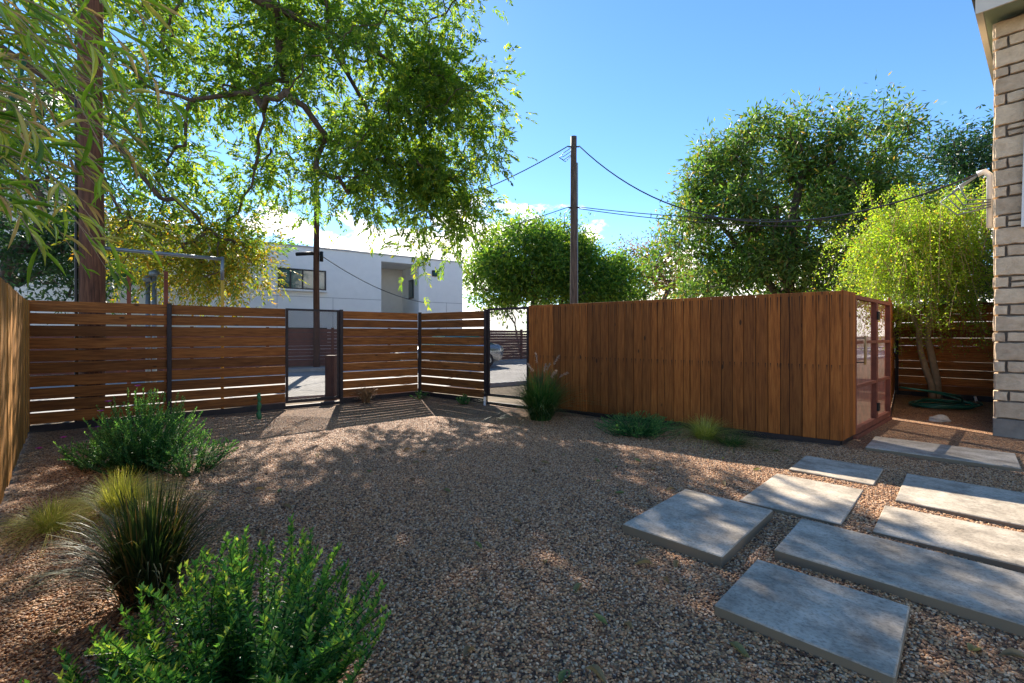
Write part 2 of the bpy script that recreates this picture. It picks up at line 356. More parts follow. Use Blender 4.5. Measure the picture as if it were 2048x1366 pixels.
M['fallen'] = leaf('fallen_leaf', [(0.0, (0.22, 0.13, 0.06)), (0.5, (0.30, 0.22, 0.10)), (1.0, (0.20, 0.24, 0.08))], (1.2, 1.2, 1.0), 0.2)
def stone_mat():
    m, nd, lk, b = nm('limestone')
    t = nd.new('ShaderNodeTexCoord'); oi = nd.new('ShaderNodeObjectInfo')
    n = noise(nd, 9, 8, 0.7); lk.new(t.outputs['Object'], n.inputs['Vector'])
    r = ramp(nd, [(0.3, (0.54, 0.40, 0.26)), (0.7, (0.80, 0.63, 0.44))]); lk.new(n.outputs['Fac'], r.inputs['Fac'])
    tn = ramp(nd, [(0, (0.8, 0.77, 0.74)), (1, (1.12, 1.1, 1.06))]); lk.new(oi.outputs['Random'], tn.inputs['Fac'])
    lk.new(mixc(nd, lk, 1.0, r.outputs[0], tn.outputs[0], 'MULTIPLY'), b.inputs['Base Color'])
    b.inputs['Roughness'].default_value = 0.9; bump(nd, lk, b, n.outputs['Fac'], 0.7, 0.03)
    return m
M['stone'] = stone_mat()

# ------------------------------------------------------------------ ground, street
def quad_sheet(name, pts, z, mat, kind='structure'):
    me = bpy.data.meshes.new(name); me.from_pydata([(x, y, z) for x, y in pts], [], [tuple(range(len(pts)))]); me.update()
    o = link(name, me, mat); tag(o, kind=kind); return o
quad_sheet('ground', [(-400, -60), (400, -60), (400, 900), (-400, 900)], -0.02, M['dirt'])
SD = Vector((0.830, 0.557)); SN = Vector((-0.557, 0.830))          # street direction, across the street
NK = Vector((1.75, 13.9)); FK = NK + SN * 8.0                        # near and far kerb lines
def strip(a, o0, o1, s0=-90, s1=120):
    p = [a + SD * s0 + SN * o0, a + SD * s1 + SN * o0, a + SD * s1 + SN * o1, a + SD * s0 + SN * o1]
    return [(q.x, q.y) for q in p]
quad_sheet('street', strip(NK, 0, 8.0), -0.012, M['road'])
def kerb(name, a, o0, o1, h):
    mb = MB(); b = strip(a, o0, o1)
    v = [(x, y, -0.02) for x, y in b] + [(x, y, h) for x, y in b]
    mb.add(v, [(3,2,1,0),(4,5,6,7),(0,1,5,4),(1,2,6,5),(2,3,7,6),(3,0,4,7)])
    o = mb.build(name, M['kerb']); tag(o, kind='structure')
kerb('kerb_near', NK, -0.16, 0.0, 0.09); kerb('kerb_far', FK, 0.0, 0.16, 0.11)
quad_sheet('pavement', strip(FK, 0.16, 1.25), 0.09, M['kerb'])
# yard gravel: subdivided sheet with a soft swell
P_J0 = Vector((-1.3, 0.78)); P_J1 = Vector((-6.96, 6.59)); P_A0 = Vector((-6.78, 6.36)); P_C = Vector((-2.1, 10.35)); P_K = Vector((4.05, 5.61)); P_G = Vector((6.16, 7.45))
P_H = Vector((8.83, 10.53)); P_I = Vector((9.87, 9.41))
uA = (P_C - P_A0).normalized()
def bed():
    bm = bmesh.new()
    vs_ = [bm.verts.new((x, y, 0)) for x, y in [(-1.5, -1.5), (11.0, -1.5), (12, 8.2), (8.95, 10.65), (6.2, 7.7), (4.15, 5.8), (-2.1, 10.5), (-6.95, 6.3), (-6.8, 6.2), (-1.3, 0.6)]]
    bm.faces.new(vs_); bmesh.ops.triangulate(bm, faces=bm.faces[:])
    for _ in range(5): bmesh.ops.subdivide_edges(bm, edges=[e for e in bm.edges if e.calc_length() > 0.35], cuts=1, use_grid_fill=False); bmesh.ops.triangulate(bm, faces=bm.faces[:])
    for v in bm.verts:
        x, y, _ = v.co
        v.co.z = 0.012 * math.sin(1.3 * x + 0.7) * math.sin(1.1 * y) + 0.008 * math.sin(2.9 * x - 1.7 * y)
    me = bpy.data.meshes.new('gravel_bed'); bm.to_mesh(me); bm.free()
    for p in me.polygons: p.use_smooth = True
    return link('gravel_bed', me, M['gravel'])
GB = bed(); tag(GB, kind='structure')
def gz(x, y): return 0.012 * math.sin(1.3 * x + 0.7) * math.sin(1.1 * y) + 0.008 * math.sin(2.9 * x - 1.7 * y)
# loose pebbles on the part of the bed where single stones can be made out (geometry nodes)
def pebbles():
    pts = []
    nx, ny = 60, 50
    xs = np.linspace(-5.6, 6.2, nx); ys = np.linspace(0.95, 7.6, ny)
    V = [(x, y, gz(x, y) + 0.002) for y in ys for x in xs]; F = []
    for j in range(ny - 1):
        for i in range(nx - 1):
            cx = (xs[i] + xs[i+1]) / 2; cy = (ys[j] + ys[j+1]) / 2
            if cx * 0.716 + cy * 0.698 < -0.30 or cx - cy > 1.9: continue
            if (Vector((cx, cy)) - P_A0).dot(Vector((-uA.y, uA.x))) > -0.15: continue
            d = (Vector((cx, cy)) - P_K)
            if d.dot(Vector((0.607, 0.795))) > -0.15: continue
            F.append((j*nx+i, j*nx+i+1, (j+1)*nx+i+1, (j+1)*nx+i))
    me = npmesh('gravel_pebbles', V, F)
    o = link('gravel_pebbles', me, M['pebble'])
    ng = bpy.data.node_groups.new('scatter_pebbles', 'GeometryNodeTree')
    ng.interface.new_socket('Geometry', in_out='INPUT', socket_type='NodeSocketGeometry')
    ng.interface.new_socket('Geometry', in_out='OUTPUT', socket_type='NodeSocketGeometry')
    N = ng.nodes; L = ng.links
    gi = N.new('NodeGroupInput'); go = N.new('NodeGroupOutput')
    ds = N.new('GeometryNodeDistributePointsOnFaces'); ds.inputs['Density'].default_value = 6000
    ic = N.new('GeometryNodeMeshIcoSphere'); ic.inputs['Radius'].default_value = 0.0066; ic.inputs['Subdivisions'].default_value = 2
    sm = N.new('GeometryNodeSetShadeSmooth')
    rs = N.new('FunctionNodeRandomValue'); rs.data_type = 'FLOAT_VECTOR'; rs.inputs['Min'].default_value = (0.45, 0.42, 0.35); rs.inputs['Max'].default_value = (1.75, 1.35, 0.95)
    rr = N.new('FunctionNodeRandomValue'); rr.data_type = 'FLOAT_VECTOR'; rr.inputs['Min'].default_value = (-0.5, -0.5, 0); rr.inputs['Max'].default_value = (0.5, 0.5, 6.283)
    rr.inputs['Seed'].default_value = 3
    io = N.new('GeometryNodeInstanceOnPoints'); mt = N.new('GeometryNodeSetMaterial'); mt.inputs['Material'].default_value = M['pebble']
    L.new(gi.outputs[0], ds.inputs['Mesh']); L.new(ds.outputs['Points'], io.inputs['Points'])
    L.new(ic.outputs[0], sm.inputs[0]); L.new(sm.outputs[0], mt.inputs['Geometry']); L.new(mt.outputs[0], io.inputs['Instance'])
    L.new(rs.outputs['Value'], io.inputs['Scale']); L.new(rr.outputs['Value'], io.inputs['Rotation'])
    L.new(io.outputs[0], go.inputs[0])
    o.modifiers.new('scatter', 'NODES').node_group = ng
    tag(o, 'loose tan and brown pea gravel covering the yard', 'gravel', kind='stuff')
pebbles()

# ------------------------------------------------------------------ boards and fences
_board = {}
def board_mesh(L, h, t, ch=0.004):
    """grain along X (0..L), thickness Y, height Z (centred)"""
    key = (round(L, 3), round(h, 3), round(t, 3))
    if key not in _board: _board[key] = MB().box((0, -t/2, -h/2), (L, t/2, h/2), ch).mesh('board')
    return _board[key]
def frame_at(p0, p1, name):
    d = p1 - p0; return empty(name, (p0.x, p0.y, 0), math.atan2(d.y, d.x)), d.length
H_F = 1.87
def slat_panel(name, label, p0, p1, mat, n=10, top=H_F, x0=0.0, x1=None, posts=(), base=True, group='horizontal slat fence panels', rail=False, gap=0.022, z0=0.10, seed=0):
    root, L = frame_at(p0, p1, name); tag(root, label, 'fence', group)
    x1 = L if x1 is None else x1
    rd = random.Random(seed); pitch = (top - z0) / n
    for i in range(n):
        z = z0 + pitch * (i + 0.5)
        o = link('slat', board_mesh(x1 - x0, pitch - gap, 0.024), M[mat], root, (x0, 0.018 + rd.uniform(-.003, .003), z + rd.uniform(-.004, .004)))
        o.rotation_euler = (R(rd.uniform(-.8, .8)), R(rd.uniform(-.12, .12)), 0)
    for px in posts:
        MB().box((px - 0.03, -0.055, -0.02), (px + 0.03, 0.003, top + 0.012), 0.003).build('post', M['steel'], root)
    if base: MB().box((x0, -0.012, -0.03), (x1, 0.004, z0 + 0.0), 0.002).build('base_plate', M['steel'], root)
    if rail: MB().box((x0, -0.02, top), (x1, 0.05, top + 0.05), 0.003).build('top_rail', M['rust'], root)
    return root
dA = (P_C - P_A0); LA = dA.length; uA = dA / LA
def onA(t): return P_A0 + uA * t
tB, tG0, tG1 = LA * 0.262, LA * 0.545, LA * 0.708
slat_panel('slat_fence', 'dark cedar slat fence panel joining the honey plank fence, flowering bush before it', onA(0), onA(tB), 'slat', posts=(tB - 0.0,), seed=1)
slat_panel('slat_fence', 'dark cedar slat fence panel with the cactus before it, beside the perforated gate', onA(tB), onA(tG0), 'slat', posts=(), seed=2, x0=0.032)
slat_panel('slat_fence', 'cedar slat fence panel with dry grass tuft at its foot, between gate and corner post', onA(tG1), onA(LA), 'slat', posts=(LA - tG1,), seed=3, x0=0.035, x1=LA - tG1 - 0.032)
dF = (P_K - P_C); LF = dF.length; uF = dF / LF
def onF(t): return P_C + uF * t
tD, tE = LF * 0.263, LF * 0.393
slat_panel('slat_fence', 'very dark cedar slat fence panel between corner post and perforated side panel', onF(0), onF(tD), 'slat', posts=(tD - 0.03,), seed=4, x0=0.035, x1=tD - 0.062)
def mesh_panel(name, label, p0, p1, top, z0, cat):
    root, L = frame_at(p0, p1, name); tag(root, label, cat, 'dark perforated metal panels')
    w = 0.04
    MB().box((0, -0.02, z0), (w, 0.02, top)).build('stile', M['steel'], root)
    MB().box((L - w, -0.02, z0), (L, 0.02, top)).build('stile', M['steel'], root)
    MB().box((w, -0.019, top - w), (L - w, 0.019, top)).build('rail', M['steel'], root)
    MB().box((w, -0.019, z0), (L - w, 0.019, z0 + 0.05)).build('rail', M['steel'], root)
    me = MB().box((w, -0.0015, z0 + 0.05), (L - w, 0.0015, top - w)).mesh('perforated_sheet'); link('perforated_sheet', me, M['mesh'], root)
    MB().box((0, -0.03, -0.03), (L, 0.03, 0.05), 0.003).build('sill_plate', M['steel'], root)
    return root
g1 = mesh_panel('perforated_gate', 'dark perforated metal gate with a view of the street', onA(tG0 + 0.004), onA(tG1 - 0.004), H_F, 0.10, 'gate')
MB().box((tG1 - tG0 - 0.012, -0.06, -0.02), (tG1 - tG0 + 0.05, -0.022, H_F + 0.01), 0.003).build('gate_post', M['steel'], g1)
mesh_panel('perforated_fence_panel', 'dark perforated metal panel beside the plank wall, silver car seen through it', onF(tD + 0.004), onF(tE - 0.004), 1.90, 0.16, 'fence panel')
# upright plank wall
def plank_run(root, x0, x1, z0, top, mat, w, yy=0.0, seed=0, thick=0.022):
    rd = random.Random(seed); x = x0
    while x < x1 - 0.02:
        ww = min(w * rd.choice((0.72, 1.0, 1.0, 1.0, 1.04)), x1 - x)
        if x1 - (x + ww) < 0.04: ww = x1 - x
        o = link('plank', board_mesh(top - z0, ww - 0.006, thick), M[mat], root, (x + ww / 2, yy + rd.uniform(-0.006, 0.006), z0))
        # grain axis X -> up, board height Z -> along the wall
        o.rotation_euler = Matrix(((0, 0, -1), (0, 1, 0), (1, 0, 0))).to_euler()
        o.rotation_euler.rotate_axis('X', R(rd.uniform(-0.5, 0.5)))
        x += ww
rootF, LFw = frame_at(onF(tE), P_K, 'plank_wall')
tag(rootF, 'tall cedar wall of upright brown planks with nail stains, running to the rust gate', 'fence')
plank_run(rootF, 0.0, LFw - 0.001, 0.07, 1.915, 'plank', 0.142, 0.0, 5)
MB().box((0.0, 0.012, -0.03), (LFw - 0.05, 0.05, 1.88)).build('backing_frame', M['steel'], rootF)
MB().box((0.02, -0.006, -0.03), (LFw - 0.02, 0.011, 0.068)).build('base_plate', M['steel'], rootF)
# return with rust gate
rootG, LG = frame_at(P_K, P_G, 'rust_gate')
tag(rootG, 'rust steel gate with perforated sheets, crossbars and long pull handle beside the plank wall', 'gate')
rr_ = empty('plank_return', (P_K.x, P_K.y, 0), math.atan2((P_G - P_K).y, (P_G - P_K).x))
tag(rr_, 'narrow golden plank return at the wall corner, beside the rust gate', 'fence')
plank_run(rr_, 0.012, 0.60, 0.07, 1.925, 'plank', 0.15, 0.0, 9)
MB().box((0.05, 0.012, -0.03), (0.58, 0.05, 1.88)).build('backing_frame', M['steel'], rr_)
def leaf_frame(x0, x1, nm_, bars):
    fr = MB(); t = 0.05; z0, z1 = 0.06, 1.90
    fr.box((x0, -0.01, z0), (x0 + t, 0.06, z1)); fr.box((x1 - t, -0.01, z0), (x1, 0.06, z1))
    fr.box((x0 + t, -0.008, z1 - t), (x1 - t, 0.058, z1)); fr.box((x0 + t, -0.008, z0), (x1 - t, 0.058, z0 + 0.07))
    f = fr.build(nm_, M['rust'], rootG)
    for z in bars: MB().box((x0 + t, -0.006, z - 0.02), (x1 - t, 0.045, z + 0.02)).build('crossbar', M['rust'], f)
    MB().box((x0 + t, 0.046, z0 + 0.07), (x1 - t, 0.049, z1 - t)).build('perforated_sheet', M['rustmesh'], f)
    return f
l1 = leaf_frame(0.612, 1.845, 'gate_leaf', (0.68, 1.27)); l2 = leaf_frame(1.852, LG, 'side_light', (0.68, 1.27))
for z in (0.30, 1.66): MB().box((1.80, -0.035, z - 0.06), (1.90, -0.0105, z + 0.06), 0.004).build('hinge', M['black'], rootG)
hd = MB(); hd.tube([(0.72, -0.085, 0.98), (0.72, -0.09, 1.15), (0.72, -0.085, 1.36)], [0.014, 0.016, 0.014], 10).build('pull_handle', M['brass'], rootG, smooth=True)
for z in (1.01, 1.33): MB().tube([(0.645, -0.005, z), (0.72, -0.08, z)], 0.008, 6).build('handle_bracket', M['black'], rootG)
MB().box((0.60, -0.03, -0.03), (LG, 0.05, 0.05), 0.004).build('threshold', M['rust'], rootG)
# fences behind the gate
slat_panel('slat_fence', 'short dark slat fence running back from the rust gate to the rear corner post', P_G + (P_H - P_G) * 0.06, P_H, 'slat', n=11, top=2.0, seed=6, gap=0.004, group='rear slat fences')
slat_panel('slat_fence', 'red brown slat fence with rust top rail behind the weeping tree', P_H, P_H + (P_I - P_H).normalized() * 2.4, 'slat_sun', n=11, top=2.0, seed=7, gap=0.003, posts=(0.03,), rail=True, group='rear slat fences')
# honey plank fence on the left
rootJ, LJ = frame_at(P_J0, P_J1, 'plank_fence')
tag(rootJ, 'sunlit honey coloured plank fence running back beside the bamboo', 'fence')
plank_run(rootJ, 0.0, LJ, 0.03, 1.83, 'plank_left', 0.14, 0.0, 12)
MB().box((0.0, 0.014, 0.3), (LJ, 0.05, 0.4)).build('rail', M['plank_left'], rootJ)
MB().box((0.0, 0.014, 1.4), (LJ, 0.05, 1.5)).build('rail', M['plank_left'], rootJ)

# ------------------------------------------------------------------ concrete stepping slabs
AX = math.radians(-44.8); AXH = math.radians(-47.3)
SL = [(1.357, 3.291, .67, 1.00, 'square-set pale concrete slab furthest from the house, lying alone on the gravel'),
      (2.449, 3.838, .68, 1.03, 'concrete slab with a soft sun patch, between the lone slab and the small slab'),
      (3.231, 4.556, .67, .69, 'small shaded concrete slab nearest the plank wall corner'),
      (4.951, 5.325, 1.23, .85, 'wide sunlit concrete slab in front of the rust gate with bar shadows'),
      (3.715, 3.822, .70, 1.02, 'concrete slab half in shadow, directly after the gate slab along the house'),
      (2.942, 3.115, .69, .67, 'concrete slab between the half shaded slab and the long dark slab'),
      (2.196, 2.659, 1.03, .66, 'long dark stained concrete slab lying behind the thick front slab'),
      (1.454, 2.219, .68, .65, 'thick front concrete slab with diagonal sun patch and brown edge')]
for i, (x, y, w, d, lb) in enumerate(SL):
    W2 = {3: 1.25, 4: 1.06, 5: 1.06, 6: 1.5}.get(i, w)           # some run on past the frame towards the house
    mb = MB().box((-w/2, -d/2, -0.05), (W2 - w/2, d/2, 0.035 if i in (1, 2, 3, 4, 5) else 0.06), 0.006)
    o = mb.build('concrete_slab', M['slab'], None, (x, y, random.Random(i).uniform(-.006, .006)), (R(random.Random(i).uniform(-.4, .4)), R(random.Random(i+50).uniform(-.4, .4)), AX))
    tag(o, lb, 'slab', 'concrete stepping slabs')

# ------------------------------------------------------------------ stone house
HC = Vector((6.55, 6.2)); house = empty('stone_house', (HC.x, HC.y, 0), AXH)
tag(house, 'pale limestone house corner with grey mortar joints and sage green eaves', 'house')
MB().box((0.03, 0.03, 0.0), (6.0, 9.0, 5.62)).build('wall_core', M['mortar'], house)
MB().box((-0.02, -0.02, -0.05), (6.0, 0.029, 0.24), 0.006).build('plinth', M['plinth'], house)
MB().box((-0.02, 0.0295, -0.05), (0.029, 9.0, 0.24), 0.006).build('plinth', M['plinth'], house)
def stone(x0, x1, z0, z1, side, rd):
    """a rough ashlar block standing proud of the mortar"""
    g = 0.012; pr = rd.uniform(0.004, 0.018); n = 6
    a = [(x0 + g, z0 + g), (x1 - g, z0 + g), (x1 - g, z1 - g), (x0 + g, z1 - g)]
    loop = []
    for i in range(4):
        p, q = a[i], a[(i + 1) % 4]
        k = max(2, int(math.hypot(q[0]-p[0], q[1]-p[1]) / 0.06))
        for j in range(k):
            t = j / k
            jx = rd.uniform(-.006, .006); jz = rd.uniform(-.006, .006)
            loop.append((p[0] + (q[0]-p[0]) * t + jx, p[1] + (q[1]-p[1]) * t + jz))
    cx = (x0 + x1) / 2; cz = (z0 + z1) / 2; m = len(loop); v = []
    def put(x, y, z): v.append((x, y, z) if side == 0 else (y, x, z))
    for (s, y) in ((1.0, 0.035), (1.0, -pr + 0.008), (0.93, -pr - rd.uniform(0.002, 0.006))):
        for (x, z) in loop:
            k = 1 - (1 - s) * min(1, 0.10 / max(0.05, max(abs(x - cx), abs(z - cz))))
            put(cx + (x - cx) * (s if s == 1 else k), y + (0 if s == 1 else rd.uniform(-.003, .003)), cz + (z - cz) * (s if s == 1 else k))
    put(cx, -pr - 0.008, cz)
    f = []
    for r_ in range(2):
        for i in range(m):
            j = (i + 1) % m; f.append((r_*m+i, r_*m+j, r_*m+m+j, r_*m+m+i))
    for i in range(m): f.append((2*m+i, 2*m+(i+1) % m, 3*m))
    if side == 1: f = [tuple(reversed(q)) for q in f]
    me = bpy.data.meshes.new('stone'); me.from_pydata(v, [], f); me.update(); link('stone', me, M['stone'], house)
rd = random.Random(4); z = 0.245; row = 0
while z < 5.55:
    tall = row % 2 == 0; h = rd.uniform(0.22, 0.29) if tall else rd.uniform(0.13, 0.16)
    h = min(h, 5.6 - z)
    for side, lim in ((0, 1.5), (1, 2.2)):
        x = -0.012
        first = True
        while x < lim:
            w_ = rd.uniform(0.35, 0.6) if tall else (rd.uniform(0.11, 0.15) if first and side == 0 else rd.uniform(0.18, 0.34))
            if not tall and not first and rd.random() < 0.3 and h > 0.14:
                stone(x, x + w_, z, z + h * 0.5, side, rd); stone(x, x + w_, z + h * 0.5, z + h, side, rd)
            else: stone(x, x + w_, z, z + h, side, rd)
            x += w_; first = False
    z += h; row += 1
# eaves
def slope(y): return 5.60 + 0.13 * (y + 0.5)
def prism(name, pts, dz0, dz1, mat):
    v = [(x, y, slope(y) + dz0) for x, y in pts] + [(x, y, slope(y) + dz1) for x, y in pts]; n = len(pts)
    f = [tuple(range(n-1, -1, -1)), tuple(range(n, 2*n))] + [(i, (i+1) % n, (i+1) % n + n, i + n) for i in range(n)]
    return MB().add(v, f).build(name, mat, house)
prism('soffit', [(-0.10, -0.46), (6, -0.46), (6, 4.0), (0.0, 4.0)], 0.0, 0.03, M['soffit'])
prism('fascia', [(-0.17, -0.50), (6, -0.50), (6, -0.462), (-0.17, -0.462)], -0.03, 0.20, M['trim'])
prism('rake_board', [(-0.17, -0.46), (-0.103, -0.46), (-0.004, 4.0), (-0.06, 4.0)], -0.03, 0.20, M['trim'])
prism('roof', [(-0.21, -0.54), (6, -0.54), (6, 4.02), (-0.09, 4.02)], 0.203, 0.25, M['roof'])
tb = MB(); tb.add([(0.235, -0.09, 2.78), (0.33, -0.09, 2.78), (0.33, -0.05, 2.78), (0.235, -0.05, 2.78), (0.275, -0.09, 4.6), (0.37, -0.09, 4.6), (0.37, -0.05, 4.6), (0.275, -0.05, 4.6)], [(3,2,1,0),(4,5,6,7),(0,1,5,4),(1,2,6,5),(2,3,7,6),(3,0,4,7)])
tb.build('trim_board', M['whiteplastic'], house)
# service entrance on the house side
sv = empty('service_mast', (HC.x, HC.y, 0), AXH); tag(sv, 'white weatherhead with looping cables on the side of the stone house', 'service mast')
MB().tube([(-0.06, 1.0, 3.0), (-0.06, 1.0, 3.78), (-0.12, 1.0, 3.86), (-0.2, 1.0, 3.84)], 0.045, 10).build('weatherhead', M['whiteplastic'], sv, smooth=True)
for k in range(4):
    a = 0.10 + 0.07 * k
    MB().tube([(-0.17, 1.0, 3.84), (-0.30 - a, 0.95, 3.80 - a), (-0.26 - a * .5, 0.9, 3.55 - a), (-0.05, 0.9, 3.45 - a * .5)], 0.011, 6).build('cable_loop', M['pipe'], sv, smooth=True)

# ------------------------------------------------------------------ white houses across the street
HA = Vector((-3.03, 28.0)); HD = Vector((-0.824, -0.566))           # right-hand far corner, running left towards us
wh = empty('white_house', (HA.x, HA.y, 0), math.atan2(-HD.y, -HD.x)); tag(wh, 'white flat-roofed two storey house with recessed balcony and black windows', 'house')
# local: +X towards right far corner (x from -L to 0), +Y away from us
L_H = 17.0; TOP = 5.78
rx0, rx1 = -5.05, -2.85      # recess
def wallseg(x0, x1, z0=0.0, z1=TOP, y=0.0, d=0.3): return MB().box((x0, y, z0), (x1, y + d, z1))
W = MB()
W.box((-L_H, 0, 0), (rx0, 0.3, TOP)); W.box((rx1, 0, 0), (0, 0.3, TOP)); W.box((rx0, 0, TOP - 0.35), (rx1, 0.3, TOP)); W.box((rx0, 0, 0), (rx1, 0.3, 2.6))
W.box((-0.3, 0.3, 0), (0, 9, TOP)); W.box((-L_H, 0.3, 0), (-L_H + 0.3, 9, TOP)); W.box((-L_H, 8.7, 0), (0, 9, TOP))
W.build('wall', M['stucco'], wh)
MB().box((rx0, 2.6, 2.6), (rx1, 2.7, TOP - 0.3)).build('recess_back_wall', M['cream'], wh)
MB().box((rx1, 0.301, 2.6), (rx1 + 0.15, 2.6, TOP - 0.3)).build('recess_side_wall', M['stucco'], wh)
MB().box((rx0 - 0.15, 0.301, 2.6), (rx0, 2.6, TOP - 0.3)).build('recess_side_wall', M['stucco'], wh)
MB().box((rx0, 0.301, TOP - 0.36), (rx1, 2.6, TOP - 0.30)).build('recess_ceiling', M['stucco'], wh)
MB().box((-L_H - 0.05, -0.05, TOP), (0.05, 9.05, TOP + 0.07)).build('roof_edge', M['joint'], wh)
def window(root, x0, x1, z0, z1, y, panes=1, axis=0):
    fr = MB(); t = 0.07
    def bx(m, a, b): return m.box(a, b)
    if axis == 0:
        fr.box((x0, y - 0.05, z0), (x0 + t, y, z1)); fr.box((x1 - t, y - 0.05, z0), (x1, y, z1)); fr.box((x0 + t, y - 0.05, z1 - t), (x1 - t, y, z1)); fr.box((x0 + t, y - 0.05, z0), (x1 - t, y, z0 + t))
        for k in range(1, panes): xx = x0 + (x1 - x0) * k / panes; fr.box((xx - t/2, y - 0.05, z0 + t), (xx + t/2, y, z1 - t))
        f = fr.build('window', M['frame'], root)
        for k in range(panes):
            a = x0 + (x1 - x0) * k / panes; b = x0 + (x1 - x0) * (k + 1) / panes
            MB().box((a + t/2, y - 0.02, z0 + t/2), (b - t/2, y - 0.004, z1 - t/2)).build('pane', M['glass'], f)
    else:
        fr.box((y - 0.05, x0, z0), (y, x1, z1)); f = fr.build('window', M['frame'], root)
        MB().box((y - 0.07, x0 + t, z0 + t), (y - 0.051, x1 - t, z1 - t)).build('pane', M['glass'], f)
    return f
def X_at(px):   # local x on the facade for a picture column (used to read sizes off the photograph)
    k = (px - 1024) / 914; s = (HA.x - k * HA.y) / (k * HD.y - HD.x); return -s
def Z_at(px, py):
    s = -X_at(px); Y = HA.y + HD.y * s; return 1.37 + (670 - py) / 914 * Y
w1 = window(wh, X_at(556), X_at(652), Z_at(600, 579), Z_at(600, 538), 0.0, 4)
MB().box((X_at(553), -0.22, Z_at(600, 579) - 0.09), (X_at(654), -0.001, Z_at(600, 579) - 0.005)).build('sill', M['stucco'], w1)
window(wh, X_at(864), X_at(877), Z_at(870, 553), Z_at(870, 541), 0.0, 1)
window(wh, 0.75, 1.45, 3.55, 4.65, rx1, 1, axis=1)
window(wh, X_at(575), X_at(654), 0.95, 1.75, 0.0, 3)
for zz in (3.28,): MB().box((-L_H, -0.006, zz), (rx0, -0.001, zz + 0.03)).build('panel_joint', M['joint'], wh); MB().box((rx1, -0.006, zz), (0, -0.001, zz + 0.03)).build('panel_joint', M['joint'], wh)
for xx in (-1.1, -7.6, -10.2): MB().box((xx, -0.005, 0), (xx + 0.025, -0.001, 3.28)).build('panel_joint', M['joint'], wh)
# second pale building nearer on the left
wb = empty('pale_house', (-12.6, 18.2, 0), math.atan2(-HD.y, -HD.x)); tag(wb, 'pale cream house behind the turning pecan leaves, next to the brown utility pole', 'house')
MB().box((-2.9, 0.0, 0), (0, 8, 5.6)).build('wall', M['cream'], wb)
MB().box((-12, -1.6, 0), (-2.9, 8, 6.0)).build('wing', M['stucco'], wb)
MB().box((-12.1, -1.7, 6.0), (-2.85, 8, 6.12)).build('roof_edge', M['joint'], wb)
MB().box((-2.85, -0.08, 5.6), (0.06, 8, 5.68)).build('roof_edge', M['joint'], wb)
window(wb, -2.3, -1.5, 3.3, 3.95, 0.0, 1)
for xx in (-9.5, -6.2): window(wb, xx, xx + 1.5, 3.4, 4.5, -1.6, 2)
MB().box((-12, -1.606, 2.9), (-2.9, -1.601, 2.93)).build('panel_joint', M['joint'], wb)
# rust coloured board fence across the street
for k in range(-7, 9):
    p0 = FK + SN * 1.4 + SD * (k * 2.4); p1 = p0 + SD * 2.4
    root, L = frame_at(p0, p1, 'street_fence_panel'); tag(root, 'rust red board fence panel across the street, tightly boarded' if k < 2 else 'rust red board fence panel across the street with wide gaps between boards', 'fence', 'tight rust fence panels across the street' if k < 2 else 'gapped rust fence panels across the street')
    mb = MB(); g = 0.012 if k < 2 else 0.03
    for i in range(11): mb.box((0.05, -0.01, 0.12 + i * 0.137), (L - 0.05, 0.01, 0.12 + (i + 1) * 0.137 - g))
    o = mb.build('board_panel', M['rustfence'], root); o['kind'] = 'stuff'
    MB().box((-0.05, -0.05, 0), (0.05, 0.05, 1.68)).build('post', M['rust'], root)

# ------------------------------------------------------------------ poles and wires
def pole(name, label, x, y, r0, r1, h, mat, lean=0.0, cat='utility pole'):
    root = empty(name, (x, y, -0.02)); tag(root, label, cat)
    n = 14; me = MB(); rr = random.Random(int(x * 10))
    # grain axis X: build lying, then stand it up
    pts = [(h * i / n, 0.02 * math.sin(i * 0.7), lean * i / n) for i in range(n + 1)]
    me.tube(pts, [r0 + (r1 - r0) * i / n + rr.uniform(-.004, .004) for i in range(n + 1)], 16)
    o = me.build('shaft', M[mat], root, smooth=True); o.rotation_euler = (0, R(-90), 0)
    return root
p0 = pole('utility_pole', 'thick brown wooden utility pole standing just behind the slat fence', -6.83, 7.42, 0.165, 0.15, 11.0, 'polewood')
MB().tube([(-0.13, -0.12, 0), (-0.13, -0.12, 5.2)], 0.022, 6).build('conduit', M['black'], p0)
ch = empty('clearance_bar', (-6.83, 7.42, 0)); tag(ch, 'blue grey pipe arm reaching from the brown pole to a yellow drop post', 'pipe')
e1 = Vector((-5.45, 8.6)) - Vector((-6.83, 7.42))
MB().tube([(0.15, 0.05, 2.79), (e1.x, e1.y, 2.80)], 0.032, 8).build('arm', M['pipe'], ch, smooth=True)
MB().tube([(e1.x, e1.y, 2.84), (e1.x, e1.y, 2.4)], 0.03, 8).build('elbow', M['pipe'], ch, smooth=True)
MB().tube([(e1.x, e1.y, 2.4), (e1.x, e1.y, -0.02)], 0.027, 8).build('drop_post', M['yellow'], ch, smooth=True)
p1 = pole('utility_pole', 'slim brown utility pole before the white house across the street', -7.87, 18.4, 0.13, 0.10, 7.6, 'polewood')
MB().tube([(-0.75, -0.15, 4.62), (-0.1, -0.1, 4.66)], 0.075, 10).build('transformer', M['black'], p1, smooth=True)
MB().tube([(0.2, 0, 4.75), (0.2, 0, 4.35)], 0.07, 10).build('splice_case', M['black'], p1, smooth=True)
p2 = pole('utility_pole', 'weathered grey utility pole rising against the clouds behind the plank wall', 1.76, 13.05, 0.115, 0.085, 7.05, 'greypole')
MB().tube([(0.10, -0.02, 0), (0.095, -0.02, 6.3)], 0.028, 6).build('conduit', M['pipe'], p2)
for z_ in (6.75, 5.02):
    MB().tube([(-0.16, -0.04, z_), (0.16, -0.04, z_)], 0.02, 6).build('bracket', M['black'], p2)
